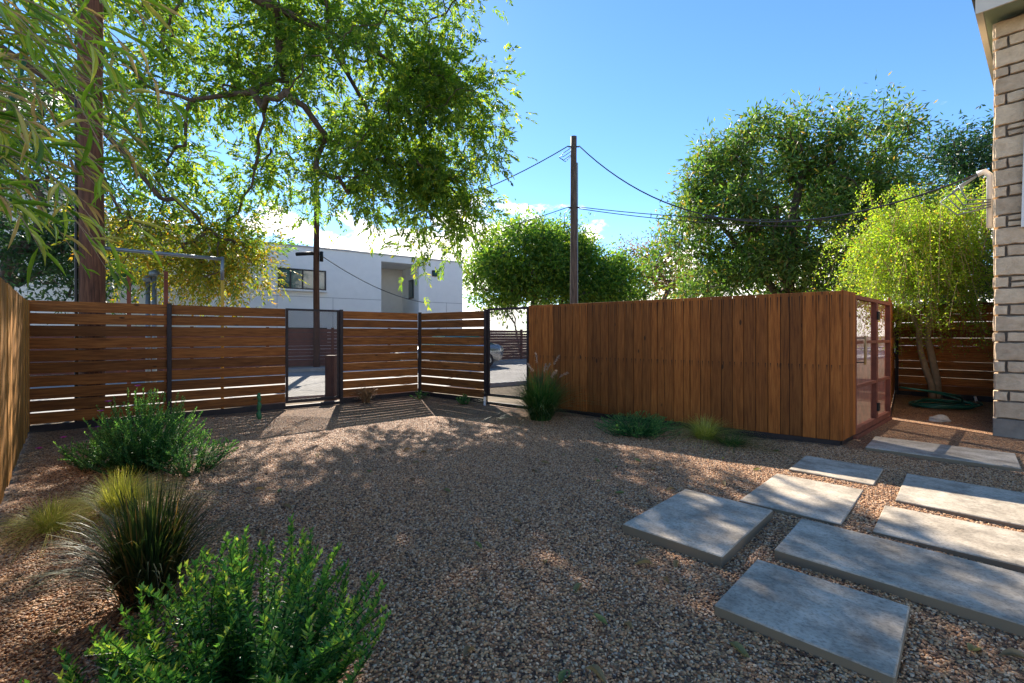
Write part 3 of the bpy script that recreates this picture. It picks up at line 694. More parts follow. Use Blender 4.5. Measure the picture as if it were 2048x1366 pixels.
for k in range(3):
    MB().tube([(-0.09, -0.08, 6.7 - 0.1 * k), (-0.3, -0.1, 6.55 - .1 * k), (-0.42, -0.1, 6.42), (-0.25, -0.1, 6.3), (-0.1, -0.1, 6.45)], 0.010, 5).build('wire_loop', M['wire'], p2, smooth=True)
MB().tube([(-0.09, -0.08, 5.0), (-0.26, -0.1, 4.85), (-0.28, -0.1, 4.55), (-0.1, -0.1, 4.4)], 0.010, 5).build('wire_loop', M['wire'], p2, smooth=True)
def wire(a, b, sag, r, label, name='overhead_cable'):
    a = Vector(a); b = Vector(b); pts = []
    for i in range(25):
        t = i / 24; p = a.lerp(b, t); p.z -= sag * 4 * t * (1 - t); pts.append(p)
    o = MB().tube(pts, r, 5).build(name, M['wire'], smooth=True); tag(o, label, 'cable', 'overhead cables')
    return o
T2 = (1.76, 13.0, 6.75); M2 = (1.76, 13.0, 5.02)
hs = house.matrix_world
hp = Vector((HC.x, HC.y, 0)) + Vector((math.cos(AXH), math.sin(AXH), 0)) * -0.2 + Vector((-math.sin(AXH), math.cos(AXH), 0)) * 1.0
wire((1.9, 12.95, 6.73), (hp.x, hp.y, 3.84), 1.35, 0.016, 'thick black service cable sagging from the grey pole to the stone house')
wire((1.6, 12.95, 6.73), (-7.87, 18.4, 6.3), 0.85, 0.015, 'black cable running from the grey pole top towards the white house pole')
wire((1.9, 12.95, 5.0), (14.5, 9.5, 4.4), 0.5, 0.012, 'upper communication line from the grey pole towards the trees by the house')
wire((1.9, 12.95, 4.95), (14.5, 9.5, 4.2), 0.55, 0.012, 'lower communication line from the grey pole towards the trees by the house')
wire((1.6, 12.95, 5.0), (-7.87, 18.4, 4.9), 0.5, 0.012, 'low communication line from the grey pole to the brown street pole')
wire((-7.87, 18.4, 4.7), (-4.7, 26.2, 3.2), 0.4, 0.02, 'drop cable from the brown street pole to the white house')
wire((-7.87, 18.4, 5.8), (-26, 9, 5.4), 0.8, 0.014, 'street cable from the brown street pole out past the pale house')
# small posts beyond the fence
bp = empty('bollard_post', (-3.92, 9.92, 0)); tag(bp, 'squat brown timber post with strung wires outside the perforated gate', 'post')
o = link('post', board_mesh(0.93, 0.2, 0.2, ), M['polewood'], bp); o.rotation_euler = (0, R(-90), 0)
for z_ in (0.75, 0.5, 0.32): MB().tube([(0.1, 0, z_), (1.4, 0.9, z_ - 0.12), (3.0, 2.0, z_ + 0.03)], 0.006, 4).build('strand', M['wire'], bp)
for (px, lab) in ((258, 'slim brown steel post left of the vent pipes, behind the slat fence'), (332, 'slim brown steel post right of the vent pipes, behind the slat fence')):
    Y = 9.2; X = (px - 1024) / 914 * Y
    o = MB().tube([(X, Y, -0.02), (X, Y, 2.65)], 0.045, 4).build('steel_post', M['rust']); tag(o, lab, 'post', 'steel posts behind the fence')
for (px, hgt) in ((296, 2.5), (309, 2.62)):
    Y = 9.6; X = (px - 1024) / 914 * Y
    vp = empty('vent_pipe', (X, Y, -0.02)); tag(vp, ('shorter' if hgt < 2.55 else 'taller') + ' grey vent pipe with domed cap behind the slat fence', 'pipe', 'vent pipes behind the fence')
    MB().tube([(0, 0, 0), (0, 0, hgt)], 0.042, 8).build('pipe', M['pipe'], vp, smooth=True)
    MB().tube([(0, 0, hgt), (0, 0, hgt + 0.03), (0, 0, hgt + 0.1), (0, 0, hgt + 0.14)], [0.05, 0.1, 0.09, 0.03], 10).build('cap', M['pipe'], vp, smooth=True)

# ------------------------------------------------------------------ parked car across the street
def car():
    cen = FK - SN * 1.05 + SD * (-2.95); root = empty('parked_car', (cen.x, cen.y, 0.0), math.atan2(SD.y, SD.x)); tag(root, 'silver car parked at the far kerb, seen through the perforated panel', 'car')
    # nose at local x=0 pointing -X, length 4.6
    prof = [(0.0, 0.42, 0.62, 0.66), (0.12, 0.30, 0.74, 0.78), (0.6, 0.22, 0.84, 0.86), (1.35, 0.2, 0.95, 0.89), (2.3, 0.2, 0.96, 0.90), (3.6, 0.2, 0.98, 0.89), (4.3, 0.24, 0.98, 0.85), (4.55, 0.40, 0.9, 0.76)]
    v = []; f = []
    for (x, zb, zt, hw) in prof:
        zm = (zb + zt) / 2 + 0.05
        v += [(x, -hw * 0.88, zb), (x, -hw, zm), (x, -hw * 0.92, zt - 0.05), (x, -hw * 0.75, zt), (x, hw * 0.75, zt), (x, hw * 0.92, zt - 0.05), (x, hw, zm), (x, hw * 0.88, zb)]
    for i in range(len(prof) - 1):
        for k in range(8): j = (k + 1) % 8; f.append((i*8+k, i*8+8+k, i*8+8+j, i*8+j))
    f.append(tuple(range(8))); f.append(tuple(range(len(prof)*8-1, len(prof)*8-9, -1)))
    b = MB().add(v, f).build('body', M['carpaint'], root, smooth=True)
    cab = [(1.25, 0.94, 0.74), (1.95, 1.40, 0.60), (3.2, 1.42, 0.60), (4.1, 0.97, 0.72)]
    v = []; f = []
    for (x, z_, hw) in cab: v += [(x, -hw, z_), (x, hw, z_)]
    v += [(1.25, -0.76, 0.90), (1.25, 0.76, 0.90), (4.1, -0.74, 0.92), (4.1, 0.74, 0.92)]
    f = [(0, 1, 3, 2), (2, 3, 5, 4), (4, 5, 7, 6), (0, 2, 4, 6), (1, 7, 5, 3), (8, 9, 1, 0), (10, 6, 7, 11), (8, 0, 6, 10), (9, 11, 7, 1)]
    MB().add(v, f).build('window_glass', M['glass'], root)
    v = [(1.9, -0.58, 1.405), (1.9, 0.58, 1.405), (3.3, 0.58, 1.42), (3.3, -0.58, 1.42), (1.9, -0.56, 1.45), (1.9, 0.56, 1.45), (3.3, 0.56, 1.46), (3.3, -0.56, 1.46)]
    MB().add(v, [(3,2,1,0),(4,5,6,7),(0,1,5,4),(1,2,6,5),(2,3,7,6),(3,0,4,7)]).build('roof', M['carpaint'], root)
    for (x, y) in ((0.85, -0.80), (0.85, 0.80), (3.65, -0.80), (3.65, 0.80)):
        w = MB().tube([(x, y - 0.1, 0.31), (x, y + 0.1, 0.31)], 0.31, 18).build('wheel', M['tyre'], root)
        MB().tube([(x, y - 0.105, 0.31), (x, y + 0.105, 0.31)], 0.19, 12).build('rim', M['carpaint'], w)
    for y in (-0.52, 0.52): MB().box((-0.02, y - 0.17, 0.58), (0.12, y + 0.17, 0.69), 0.02).build('headlight', M['lamp'], root)
    MB().box((-0.035, -0.30, 0.56), (0.05, 0.30, 0.67), 0.01).build('grille', M['black'], root)
    MB().box((-0.06, -0.70, 0.38), (0.1, 0.70, 0.50), 0.03).build('bumper', M['carpaint'], root)
    MB().box((-0.03, -0.55, 0.24), (0.1, 0.55, 0.365), 0.02).build('air_intake', M['black'], root)
car()

# ------------------------------------------------------------------ foliage tools
def unit(a): return a / np.maximum(np.linalg.norm(a, axis=-1, keepdims=True), 1e-9)
def leaf_arrays(P, D, N, L, W, fold=0.22, curl=0.0):
    """rhombic folded leaves: base, right, tip, left"""
    D = unit(D); S = unit(np.cross(D, N)); N = np.cross(S, D)
    L = np.broadcast_to(L, len(P))[:, None]; W = np.broadcast_to(W, len(P))[:, None]
    mid = P + D * L * 0.42
    V = np.stack([P, mid + S * W / 2 + N * W * fold, P + D * L - N * L * curl, mid - S * W / 2 + N * W * fold], 1).reshape(-1, 3)
    n = len(P); b = np.arange(n)[:, None] * 4
    F = np.concatenate([b + [0, 1, 2], b + [0, 2, 3]], 1).reshape(-1, 3)
    return V, F
def leaf_object(name, chunks, mat, parent=None, rn=None):
    Vs = []; Fs = []; k = 0; nr = []
    for (V, F, r) in chunks:
        Vs.append(V); Fs.append(F + k); k += len(V); nr.append(np.repeat(r, 2))
    me = npmesh(name, np.concatenate(Vs), np.concatenate(Fs))
    at = me.attributes.new('rnd', 'FLOAT', 'FACE'); at.data.foreach_set('value', np.concatenate(nr).astype(np.float32))
    return link(name, me, mat, parent)
def rand_dirs(n, zbias=0.0):
    d = rng.normal(size=(n, 3)); d[:, 2] += zbias; return unit(d)
def grow(seeds, targets, seg=3, wob=0.12, droop=0.0):
    """join every target to the nearest existing node: returns node positions, parents"""
    pos = [np.array(p, float) for p, _ in seeds]; par = [q for _, q in seeds]; ends = []
    A = np.array(pos)
    base = np.array(pos[0])
    order = np.argsort(np.linalg.norm(targets - A.mean(0), axis=1))
    buf = np.zeros((len(pos) + len(targets) * seg, 3)); buf[:len(pos)] = A; n = len(pos)
    for i in order:
        t = targets[i]; d = np.linalg.norm(buf[:n] - t, axis=1)
        j = int(np.argmin(d)); s = buf[j].copy(); dist = d[j]; pj = j
        for k in range(1, seg + 1):
            f = k / seg
            p = s + (t - s) * f + (rng.normal(size=3) * wob * dist * 0.5 if k < seg else 0)
            p[2] += droop * dist * math.sin(f * math.pi)
            buf[n] = p; par.append(pj); pj = n; n += 1
        ends.append(pj)
    return buf[:n], par, ends
def branch_mesh(name, P, par, ends, rtip, mat, parent, power=0.5, rmax=1.0, sides=5):
    n = len(P); cnt = np.zeros(n)
    for e in ends: cnt[e] += 1
    for i in range(n - 1, -1, -1):
        if par[i] >= 0: cnt[par[i]] += cnt[i]
    cnt = np.maximum(cnt, 1); rad = np.minimum(rtip * cnt ** power, rmax)
    kids = [[] for _ in range(n)]
    for i in range(n):
        if par[i] >= 0: kids[par[i]].append(i)
    mb = MB(); starts = [(i, None) for i in range(n) if par[i] < 0]
    while starts:
        i, p = starts.pop(); chain = [] if p is None else [p]
        rr = [] if p is None else [min(rad[p], rad[i] * 1.15)]
        while True:
            chain.append(i); rr.append(rad[i])
            if not kids[i]: break
            ks = sorted(kids[i], key=lambda q: -cnt[q])
            for q in ks[1:]: starts.append((q, i))
            i = ks[0]
        if len(chain) > 1: mb.tube([P[c] for c in chain], rr, sides, cap=False)
    return mb.build(name, mat, parent, smooth=True)
def ell(c, r, n, shell=0.0):
    d = unit(rng.normal(size=(n, 3))); u = rng.random((n, 1)) ** (1 / 3)
    u = shell + (1 - shell) * u
    return np.array(c) + d * u * np.array(r)
def gaps(T, cut, f=1.0, ph=0.0):
    x, y, z = T[:, 0] * f, T[:, 1] * f, T[:, 2] * f
    v = np.sin(2.1 * x + 1 + ph) * np.sin(2.3 * z + .5 + ph) + np.sin(1.7 * y + 2.9 * x + ph) * np.cos(1.9 * z - 1.1 * x) + rng.normal(size=len(T)) * .25
    return T[v > np.quantile(v, cut)]
def chain_seed(pts):
    return [(p, i - 1) for i, p in enumerate(pts)]
def merge_seeds(*chains):
    """first chain is the trunk; later ones fork from the node of earlier ones nearest their first point"""
    out = []
    for ch in chains:
        if not out: out += [(p, i - 1) for i, p in enumerate(ch)]; continue
        A = np.array([p for p, _ in out]); j = int(np.argmin(np.linalg.norm(A - np.array(ch[0]), axis=1)))
        b = len(out)
        for i, p in enumerate(ch): out.append((p, j if i == 0 else b + i - 1))
    return out
def sprays(T, per, spread, L, W, up=-0.2, droop=0.5, nrm_up=0.6):
    n = len(T) * per
    c = np.repeat(T, per, 0); off = rng.normal(size=(n, 3)) * spread
    P = c + off
    D = unit(off / spread * 0.6 + rng.normal(size=(n, 3)) * 0.8 + np.array([0, 0, up - droop]))
    N = unit(rng.normal(size=(n, 3)) * 0.8 + np.array([0, 0, nrm_up]))
    return leaf_arrays(P, D, N, L * rng.uniform(0.7, 1.25, n), W * rng.uniform(0.75, 1.2, n))
def compound(T, per, spread, rl, k, L, W):
    """pinnate leaves: k pairs of leaflets on drooping stalks"""
    n = len(T) * per
    off = rng.normal(size=(n, 3)) * spread; B = np.repeat(T, per, 0) + off
    Rr = unit(off / spread * 0.6 + rng.normal(size=(n, 3)) * 0.6 + np.array([0, 0, -0.35]))
    N = unit(rng.normal(size=(n, 3)) * 0.6 + np.array([0, 0, 1.0]))
    S = unit(np.cross(Rr, N)); Vs = []; Fs = []; m = 0
    for i in range(k):
        t = (i + 1) / k
        for sgn in (-1, 1):
            P = B + Rr * rl * t + np.array([0, 0, -0.05]) * t * t
            D = Rr * (0.55 + 0.5 * t) + S * sgn * (1.05 - 0.75 * t) + rng.normal(size=(n, 3)) * 0.15 + np.array([0, 0, -0.25])
            V, F = leaf_arrays(P, D, N + rng.normal(size=(n, 3)) * 0.3, L * rng.uniform(0.75, 1.2, n), W)
            Vs.append(V); Fs.append(F + m); m += len(V)
    return np.concatenate(Vs), np.concatenate(Fs), n * 2 * k

# ------------------------------------------------------------------ trees
def tree_root(name, label, x, y, cat='tree'):
    o = empty(name, (0, 0, 0)); tag(o, label, cat); return o
# pecan: trunk out of frame to the left, limbs reaching over the yard fence
pec = tree_root('pecan_tree', 'large backlit pecan tree with drooping limbs hanging over the slat fence', 0, 0)
trunk = [(-9.4, 4.6, 0), (-9.3, 4.8, 2.0), (-9.1, 5.1, 4.0), (-8.6, 5.8, 5.8), (-8.0, 6.8, 7.2)]
limb1 = [(-7.2, 8.0, 8.3), (-6.2, 9.2, 8.7), (-5.2, 10.1, 8.6), (-4.3, 10.5, 8.35), (-3.3, 10.8, 8.15), (-2.4, 11.2, 7.6), (-1.8, 11.5, 6.9), (-1.5, 11.6, 6.0)]
limb2 = [(-8.4, 7.0, 6.2), (-8.0, 8.3, 5.7), (-7.7, 9.0, 5.0), (-7.0, 9.1, 4.1), (-6.5, 9.1, 3.8), (-6.1, 9.1, 3.3), (-5.9, 9.1, 2.75)]
limb3 = [(-7.9, 8.6, 5.3), (-8.05, 9.0, 4.5), (-7.8, 9.1, 3.8), (-7.2, 9.2, 3.35)]
limb4 = [(-5.3, 10.3, 8.4), (-5.4, 10.9, 7.4), (-5.3, 11.2, 6.4)]
limb5 = [(-4.2, 10.7, 8.1), (-3.6, 11.3, 7.0), (-3.3, 11.6, 6.0), (-3.0, 11.7, 5.0)]
limb6 = [(-8.3, 6.6, 7.4), (-7.8, 8.4, 8.6), (-7.5, 9.8, 9.2)]
limb7 = [(-6.0, 9.6, 8.9), (-4.5, 10.2, 10.0), (-2.8, 10.6, 10.4)]
seeds = merge_seeds(trunk, limb1, limb2, limb3, limb4, limb5, limb6, limb7)
T = np.concatenate([
    ell((-3.9, 11.4, 6.9), (3.1, 2.0, 2.9), 540), ell((-1.7, 11.5, 6.1), (1.6, 1.5, 2.3), 230), ell((-2.1, 11.6, 4.2), (0.75, 0.9, 0.9), 45),
    ell((-7.2, 11.0, 5.2), (1.9, 1.7, 2.2), 130), ell((-8.4, 10.3, 8.0), (2.4, 2.0, 1.8), 120),
    ell((-4.0, 10.6, 10.6), (4.2, 2.4, 1.6), 130), ell((-4.6, 11.3, 4.8), (1.4, 1.2, 0.9), 22)])
# larger openings between the limbs where the sky shows through
keep = np.ones(len(T), bool)
for (c_, r_) in (((-6.85, 11.2, 8.9), 0.85), ((-5.2, 11.3, 4.45), 0.9), ((-4.2, 11.3, 4.7), 0.5), ((-0.3, 11.5, 9.0), 1.0)): keep &= np.linalg.norm(T - np.array(c_), axis=1) > r_
T = gaps(T[keep], 0.22)
# openings in the crown where the photograph's sun patches get their light
sd_ = np.array(SUN)
for (x, y, z_, r_) in [(-1.2, 1.6, .5, .6), (-0.7, 1.75, .5, .45), (-2.3, 1.9, 0, .5), (1.3, 2.35, 0, .42), (1.65, 2.0, 0, .35), (1.15, 3.2, 0, .4), (2.5, 3.95, 0, .5), (2.9, 3.1, 0, .5), (0.25, 2.2, 0, .38), (-0.2, 3.0, 0, .3), (-2.3, 5.6, 0, .5),
                     (-1.2, 5.1, 0, .35), (0.1, 5.7, 0, .4), (-3.2, 4.5, .4, .5), (-4.9, 4.5, .9, .6), (-4.2, 3.8, 1.1, .6), (1.6, 4.4, 0, .35), (-2.9, 3.5, .2, .45), (0, 0, 1.37, .3)]:
    w_ = T - np.array([x, y, z_]); T = T[np.linalg.norm(w_ - (w_ @ sd_)[:, None] * sd_, axis=1) > r_]
Ty = np.concatenate([ell((-6.75, 10.4, 2.95), (1.15, 1.0, 0.65), 75), ell((-7.9, 10.2, 3.3), (1.1, 0.9, 0.8), 45)])
allT = np.concatenate([T, Ty])
P, par, ends = grow(seeds, allT, 3, 0.13, 0.03)
branch_mesh('branches', P, par, ends, 0.0056, M['bark'], pec, 0.48, 0.28, 6)
V, F, n = compound(T, 15, 0.27, 0.28, 5, 0.13, 0.048)
leaf_object('crown', [(V, F, rng.random(n) * 0.96)], M['leaf_pecan'], pec)
V, F, n = compound(Ty, 12, 0.26, 0.28, 4, 0.11, 0.036)
o = leaf_object('turning_foliage', [(V, F, rng.random(n))], M['leaf_yellow'], pec); o['label'] = 'yellowing low foliage'

def simple_tree(name, label, base, trunks, blobs, per, spread, L, W, mat, rtip, bark='bark', power=0.5, rmax=0.25, seg=3, wob=0.2, group=None, up=0.0, droop=0.3, cut=0.24):
    root = tree_root(name, label, 0, 0)
    if group: root['group'] = group
    sd = merge_seeds(*trunks)
    T = gaps(np.concatenate([ell(c, r, n, 0.25) for (c, r, n) in blobs]), cut, 10.0 / max(10.0, abs(trunks[0][0][1])), 1.3)
    P, par, ends = grow(sd, T, seg, wob, 0.03)
    branch_mesh('trunk', P, par, ends, rtip, M[bark], root, power, rmax, 6)
    V, F = sprays(T, per, spread, L, W, up, droop)
    leaf_object('crown', [(V, F, rng.random(len(T) * per))], M[mat], root)
    return root
# big tree behind the plank wall
bx, by = 10.1, 16.8
simple_tree('broadleaf_tree', 'big multi-stemmed green tree rising behind the plank wall beside the cable', None,
    [[(bx, by, 0), (bx, by, 1.6), (bx - .1, by, 2.4)], [(bx - .3, by, 2.8), (bx - 1.4, by, 4.2), (bx - 2.6, by, 5.6)], [(bx + .1, by, 3.0), (bx + .2, by + .3, 5.0), (bx + .6, by, 7.4)],
     [(bx + .4, by, 2.9), (bx + 1.5, by, 4.4), (bx + 2.6, by, 6.3)], [(bx - .1, by - .2, 3.2), (bx - .7, by - .4, 5.4), (bx - 1.0, by, 7.6)]],
    [((bx - .2, by, 5.6), (4.2, 3.0, 2.6), 230), ((bx - 2.7, by, 4.6), (2.2, 2.2, 2.2), 110), ((bx + 2.1, by, 8.0), (2.1, 2.0, 2.3), 120), ((bx - 1.0, by, 7.9), (1.6, 1.6, 1.4), 60), ((bx - 2.6, by, 7.2), (1.2, 1.3, 1.1), 36), ((bx + 3.6, by, 5.5), (1.9, 2.0, 2.3), 80), ((bx + 0.2, by, 3.6), (4.0, 2.4, 0.9), 80)],
    105, 0.27, 0.22, 0.068, 'leaf_oak', 0.014, wob=0.22, cut=0.30)
simple_tree('broadleaf_tree', 'dark dense tree close behind the weeping tree and stone house', None,
    [[(18.6, 19.6, 0), (18.6, 19.6, 3.0), (18.5, 19.6, 5.0)]],
    [((18.6, 19.6, 6.3), (3.4, 2.6, 3.6), 200), ((16.2, 19.0, 4.6), (2.2, 2.0, 2.8), 90), ((19.8, 19, 8.6), (1.6, 1.5, 1.4), 50), ((17, 19, 3.2), (4, 2, 1.4), 70)], 100, 0.36, 0.20, 0.07, 'leaf_dark', 0.014)
simple_tree('street_tree', 'rounded bright green street tree with leaning trunks right of the white house', None,
    [[(0.6, 33, 0), (0.2, 33, 2.2), (-1.1, 33, 4.0)], [(1.4, 33, 0), (1.5, 33, 3.0), (1.7, 33, 5.2)], [(3.0, 33.5, 0), (3.3, 33.5, 3), (4.2, 33.5, 5)], [(2.2, 32.5, 0), (2.4, 32.5, 4)]],
    [((1.2, 33, 6.9), (3.6, 3.0, 2.6), 170), ((-1.0, 33, 5.8), (2.4, 2.2, 2.2), 80), ((5.6, 33.5, 5.6), (2.9, 2.4, 2.4), 130), ((3.4, 33, 7.2), (2.4, 2.2, 2.2), 110), ((8.0, 34, 4.6), (2.4, 2.2, 2.4), 70), ((2.5, 33, 4.0), (5.0, 2.4, 1.0), 60)], 85, 0.42, 0.30, 0.13, 'leaf_mid', 0.018, cut=0.06)
simple_tree('sparse_tree', 'thin brownish half bare tree between the street tree and the big tree', None,
    [[(11.2, 36, 0), (11.0, 36, 2.6), (10.2, 36, 5)], [(11.3, 36, 2.6), (12.4, 36, 5.2)]],
    [((10.6, 36, 6.6), (3.0, 2.2, 2.4), 80), ((12.4, 36, 7.2), (2.2, 2, 2.2), 45)], 34, 0.4, 0.24, 0.10, 'leaf_brown', 0.022, wob=0.35)
simple_tree('dense_tree', 'dark green leafy tree behind the brown utility pole and honey fence', None,
    [[(-14.0, 12.3, 0), (-13.8, 12.3, 2.0), (-13.4, 12.3, 3.6)]],
    [((-12.6, 12.2, 4.9), (2.6, 1.8, 2.2), 150), ((-11.6, 12.0, 3.1), (1.6, 1.3, 0.9), 60), ((-13.3, 12, 7.2), (2.4, 1.6, 1.5), 70)], 80, 0.30, 0.16, 0.055, 'leaf_dark', 0.012)
# a few far trees closing the street ends
for k, (x, y, s_, lb) in enumerate([(-24, 52, 1.3, 'far tree rising behind the pale cream house'), (17, 52, 1.25, 'far tree behind the thin half bare tree'), (26, 46, 1.3, 'far tree behind the big multi-stemmed tree')]):
    simple_tree('far_tree', lb, None, [[(x, y, 0), (x, y, 3 * s_)]], [((x, y, 5.2 * s_), (4.2 * s_, 3.4 * s_, 2.9 * s_), 90)], 45, 0.7, 0.5, 0.26, 'leaf_mid' if k % 2 else 'leaf_oak', 0.03)
# weeping tree beside the house
wt = tree_root('weeping_tree', 'yellow green weeping tree with twin pale trunks before the rear slat fence', 0, 0)
wx, wy = 8.62, 9.36
tr1 = [(wx, wy, 0), (wx - .03, wy, 0.35), (wx - .16, wy, 0.7), (wx - .26, wy, 1.05), (wx - .30, wy, 1.5), (wx - .6, wy, 2.1), (wx - .9, wy - .1, 2.7)]
tr2 = [(wx + .1, wy, 0), (wx + .08, wy, .45), (wx - .02, wy, .9), (wx - .12, wy, 1.35), (wx - .02, wy, 1.9), (wx + .1, wy, 2.6), (wx + .1, wy, 3.3)]
wb_ = MB(); wb_.tube(tr1, [.07, .062, .055, .05, .045, .035, .02], 8); wb_.tube(tr2, [.072, .066, .06, .055, .045, .035, .02], 8)
wb_.build('trunk', M['palebark'], wt, smooth=True)
strands = MB(); Pl = []; Dl = []
for k in range(430):
    a = rng.uniform(0, 2 * math.pi); r0 = 0.25 * rng.random() ** .5; top = rng.uniform(2.2, 3.4)
    st = np.array([wx - .25 + rng.normal() * .45, wy + rng.normal() * .4, top])
    out = np.array([math.cos(a), math.sin(a) * 0.8, 0]); reach = rng.uniform(0.35, 1.35); rise = rng.uniform(0.25, 1.0) if rng.random() < .8 else rng.uniform(0.9, 1.6); fall = rng.uniform(0.5, 2.3)
    pts = []
    for i in range(9):
        t = i / 8; p = st + out * reach * (t ** 0.8) + np.array([0, 0, rise * math.sin(min(1, t * 1.7) * math.pi / 2) - fall * t * t]); pts.append(p)
    if pts[-1][2] < 0.75: continue
    strands.tube(pts, [0.006 - 0.0005 * i for i in range(9)], 3, cap=False)
    for i in range(1, 9):
        m = 20
        t = rng.random(m); q = pts[i-1] + (pts[i] - pts[i-1]) * t[:, None] + rng.normal(size=(m, 3)) * 0.055
        Pl.append(q); Dl.append(unit(rng.normal(size=(m, 3)) + np.array([0, 0, -.4])))
strands.build('branchlets', M['palebark'], wt)
Pl = np.concatenate(Pl); Dl = np.concatenate(Dl); n = len(Pl)
V, F = leaf_arrays(Pl, Dl, unit(rng.normal(size=(n, 3))), 0.052 * rng.uniform(.6, 1.3, n), 0.022)
leaf_object('crown', [(V, F, rng.random(n))], M['leaf_weep'], wt)

# ------------------------------------------------------------------ bamboo hanging in from the left
bam = tree_root('bamboo', 'arching bamboo with long backlit green and straw coloured leaves beside the honey fence', 0, 0, 'bamboo')
def long_leaf(name, nseg=4, curl=0.35, fold=0.18):
    v = []; f = []
    prof = [0.15, 0.85, 1.0, 0.7, 0.0]
    for i in range(nseg + 1):
        t = i / nseg; w = prof[i] * 0.5; z = -curl * t * t
        v += [(t, -w, z + fold * w), (t, 0, z), (t, w, z + fold * w)]
    for i in range(nseg):
        b = i * 3; f += [(b, b+1, b+4, b+3), (b+1, b+2, b+5, b+4)]
    me = bpy.data.meshes.new(name); me.from_pydata(v, [], f); me.update()
    return me
blm = []
for k in range(14):
    me = long_leaf('bamboo_leaf', 4, rng.uniform(0.0, 0.25)); at = me.attributes.new('rnd', 'FLOAT', 'FACE')
    at.data.foreach_set('value', np.full(len(me.polygons), k / 13.0, np.float32)); me.materials.append(M['leaf_bamboo']); blm.append(me)
culms = MB(); tw = MB()
for (x, y) in ((-3.5, 2.5), (-3.7, 3.1), (-3.9, 2.1), (-3.3, 1.8), (-4.2, 2.8)):
    culms.tube([(x, y, 0), (x + .05, y, 1.5), (x + .2, y + .05, 2.8), (x + .5, y + .1, 4.0)], [.022, .02, .016, .008], 8)
culms.build('culm', M['blade_green'] if False else M['cactus'], bam, smooth=True)
specs = []
for k in range(125):
    # start beyond the left edge, arch to the right and droop
    Y = rng.uniform(1.7, 3.4); z0 = rng.uniform(1.9, 3.7) * (0.72 + 0.14 * Y)
    xs_ = -1.22 * Y - rng.uniform(0.0, 0.3); reach = rng.uniform(0.25, 1.0) * (1.15 if z0 > 2.3 else 0.55) * Y / 2.3
    specs.append((Y, z0, xs_, reach))
nleaf = 0; extra = []
for (Y, z0, xs_, reach) in specs:
    pts = []
    yd = rng.uniform(-.25, .25); dr = rng.uniform(0.15, 0.75)
    for i in range(8):
        t = i / 7; pts.append(np.array([xs_ + reach * t, Y + yd * t, z0 + 0.12 * math.sin(t * 3) - dr * reach * t * t]))
    tw.tube(pts, [0.005 - 0.0005 * i for i in range(8)], 4, cap=False)
    for i in range(1, 8):
        for q in range(2 if i < 7 else 4):
            t = rng.random(); p = pts[i-1] + (pts[i] - pts[i-1]) * t
            d = pts[i] - pts[i-1]; d = d / np.linalg.norm(d)
            d = d * 0.6 + rng.normal(size=3) * 0.5 + np.array([0.25, 0, -0.16]); L_ = rng.uniform(0.10, 0.22); W_ = rng.uniform(0.010, 0.018)
            X = Vector(d).normalized(); Zv = Vector((rng.normal() * .5, rng.normal() * .5, 1)); Yv = Zv.cross(X).normalized(); Zv = X.cross(Yv)
            mat4 = Matrix(((X.x * L_, Yv.x * W_, Zv.x * L_, p[0]), (X.y * L_, Yv.y * W_, Zv.y * L_, p[1]), (X.z * L_, Yv.z * W_, Zv.z * L_, p[2]), (0, 0, 0, 1)))
            me = blm[int(rng.integers(0, 14))]
            if nleaf < 300:
                o = bpy.data.objects.new('leaf', me); C.objects.link(o); o.parent = bam; o.matrix_world = mat4; nleaf += 1
            else: extra.append((me, mat4))
tw.build('twigs', M['palebark'], bam)
if extra:
    Vs = []; Fs = []; rs_ = []; k = 0
    for me, m4 in extra:
        for v in me.vertices: Vs.append(tuple(m4 @ v.co))
        for p in me.polygons: Fs.append([i + k for i in p.vertices]); rs_.append(me.attributes['rnd'].data[0].value)
        k += len(me.vertices)
    me = npmesh('further_leaves', Vs, Fs); at = me.attributes.new('rnd', 'FLOAT', 'FACE'); at.data.foreach_set('value', np.array(rs_, np.float32))
    o = link('further_leaves', me, M['leaf_bamboo'], bam); o['kind'] = 'stuff'

# ------------------------------------------------------------------ yard plants
def grass(name, label, x, y, n, h, spread, w, mat, lean=0.6, base=0.06, cat='grass clump', droop=0.5, seg=5, root=None, part='blades', group=None):
    if root is None:
        root = empty(name, (x, y, gz(x, y))); tag(root, label, cat, group)
    a = rng.uniform(0, 2 * math.pi, n); r = base * np.sqrt(rng.random(n)); B = np.stack([np.cos(a) * r, np.sin(a) * r, np.zeros(n)], 1)
    ln = np.abs(rng.normal(0, 1, n)).clip(0, 2.0) / 2.0 * lean + 0.05; a2 = a + rng.normal(size=n) * 0.5; hh = h * rng.uniform(0.55, 1.08, n)
    O = np.stack([np.cos(a2), np.sin(a2), np.zeros(n)], 1); S = np.stack([-np.sin(a2), np.cos(a2), np.zeros(n)], 1)
    Vs = []
    for i in range(seg + 1):
        t = i / seg
        c = B + O * (spread * ln * (t ** 1.5) / max(lean, .01))[:, None] + np.array([0, 0, 1.0]) * (hh * (t - droop * ln * t ** 2.6))[:, None]
        ww = w * (1 - t) ** 0.7 * 0.5 + 0.0003
        Vs += [c - S * ww, c + S * ww]
    V = np.stack(Vs, 1).reshape(-1, 3); k = 2 * (seg + 1); b = (np.arange(n) * k)[:, None]
    F = np.concatenate([b + [2*i, 2*i+1, 2*i+3, 2*i+2] for i in range(seg)], 1).reshape(-1, 4)
    me = npmesh(part, V, F); at = me.attributes.new('rnd', 'FLOAT', 'FACE'); at.data.foreach_set('value', np.repeat(rng.random(n), seg).astype(np.float32))
    link(part, me, mat, root)
    return root
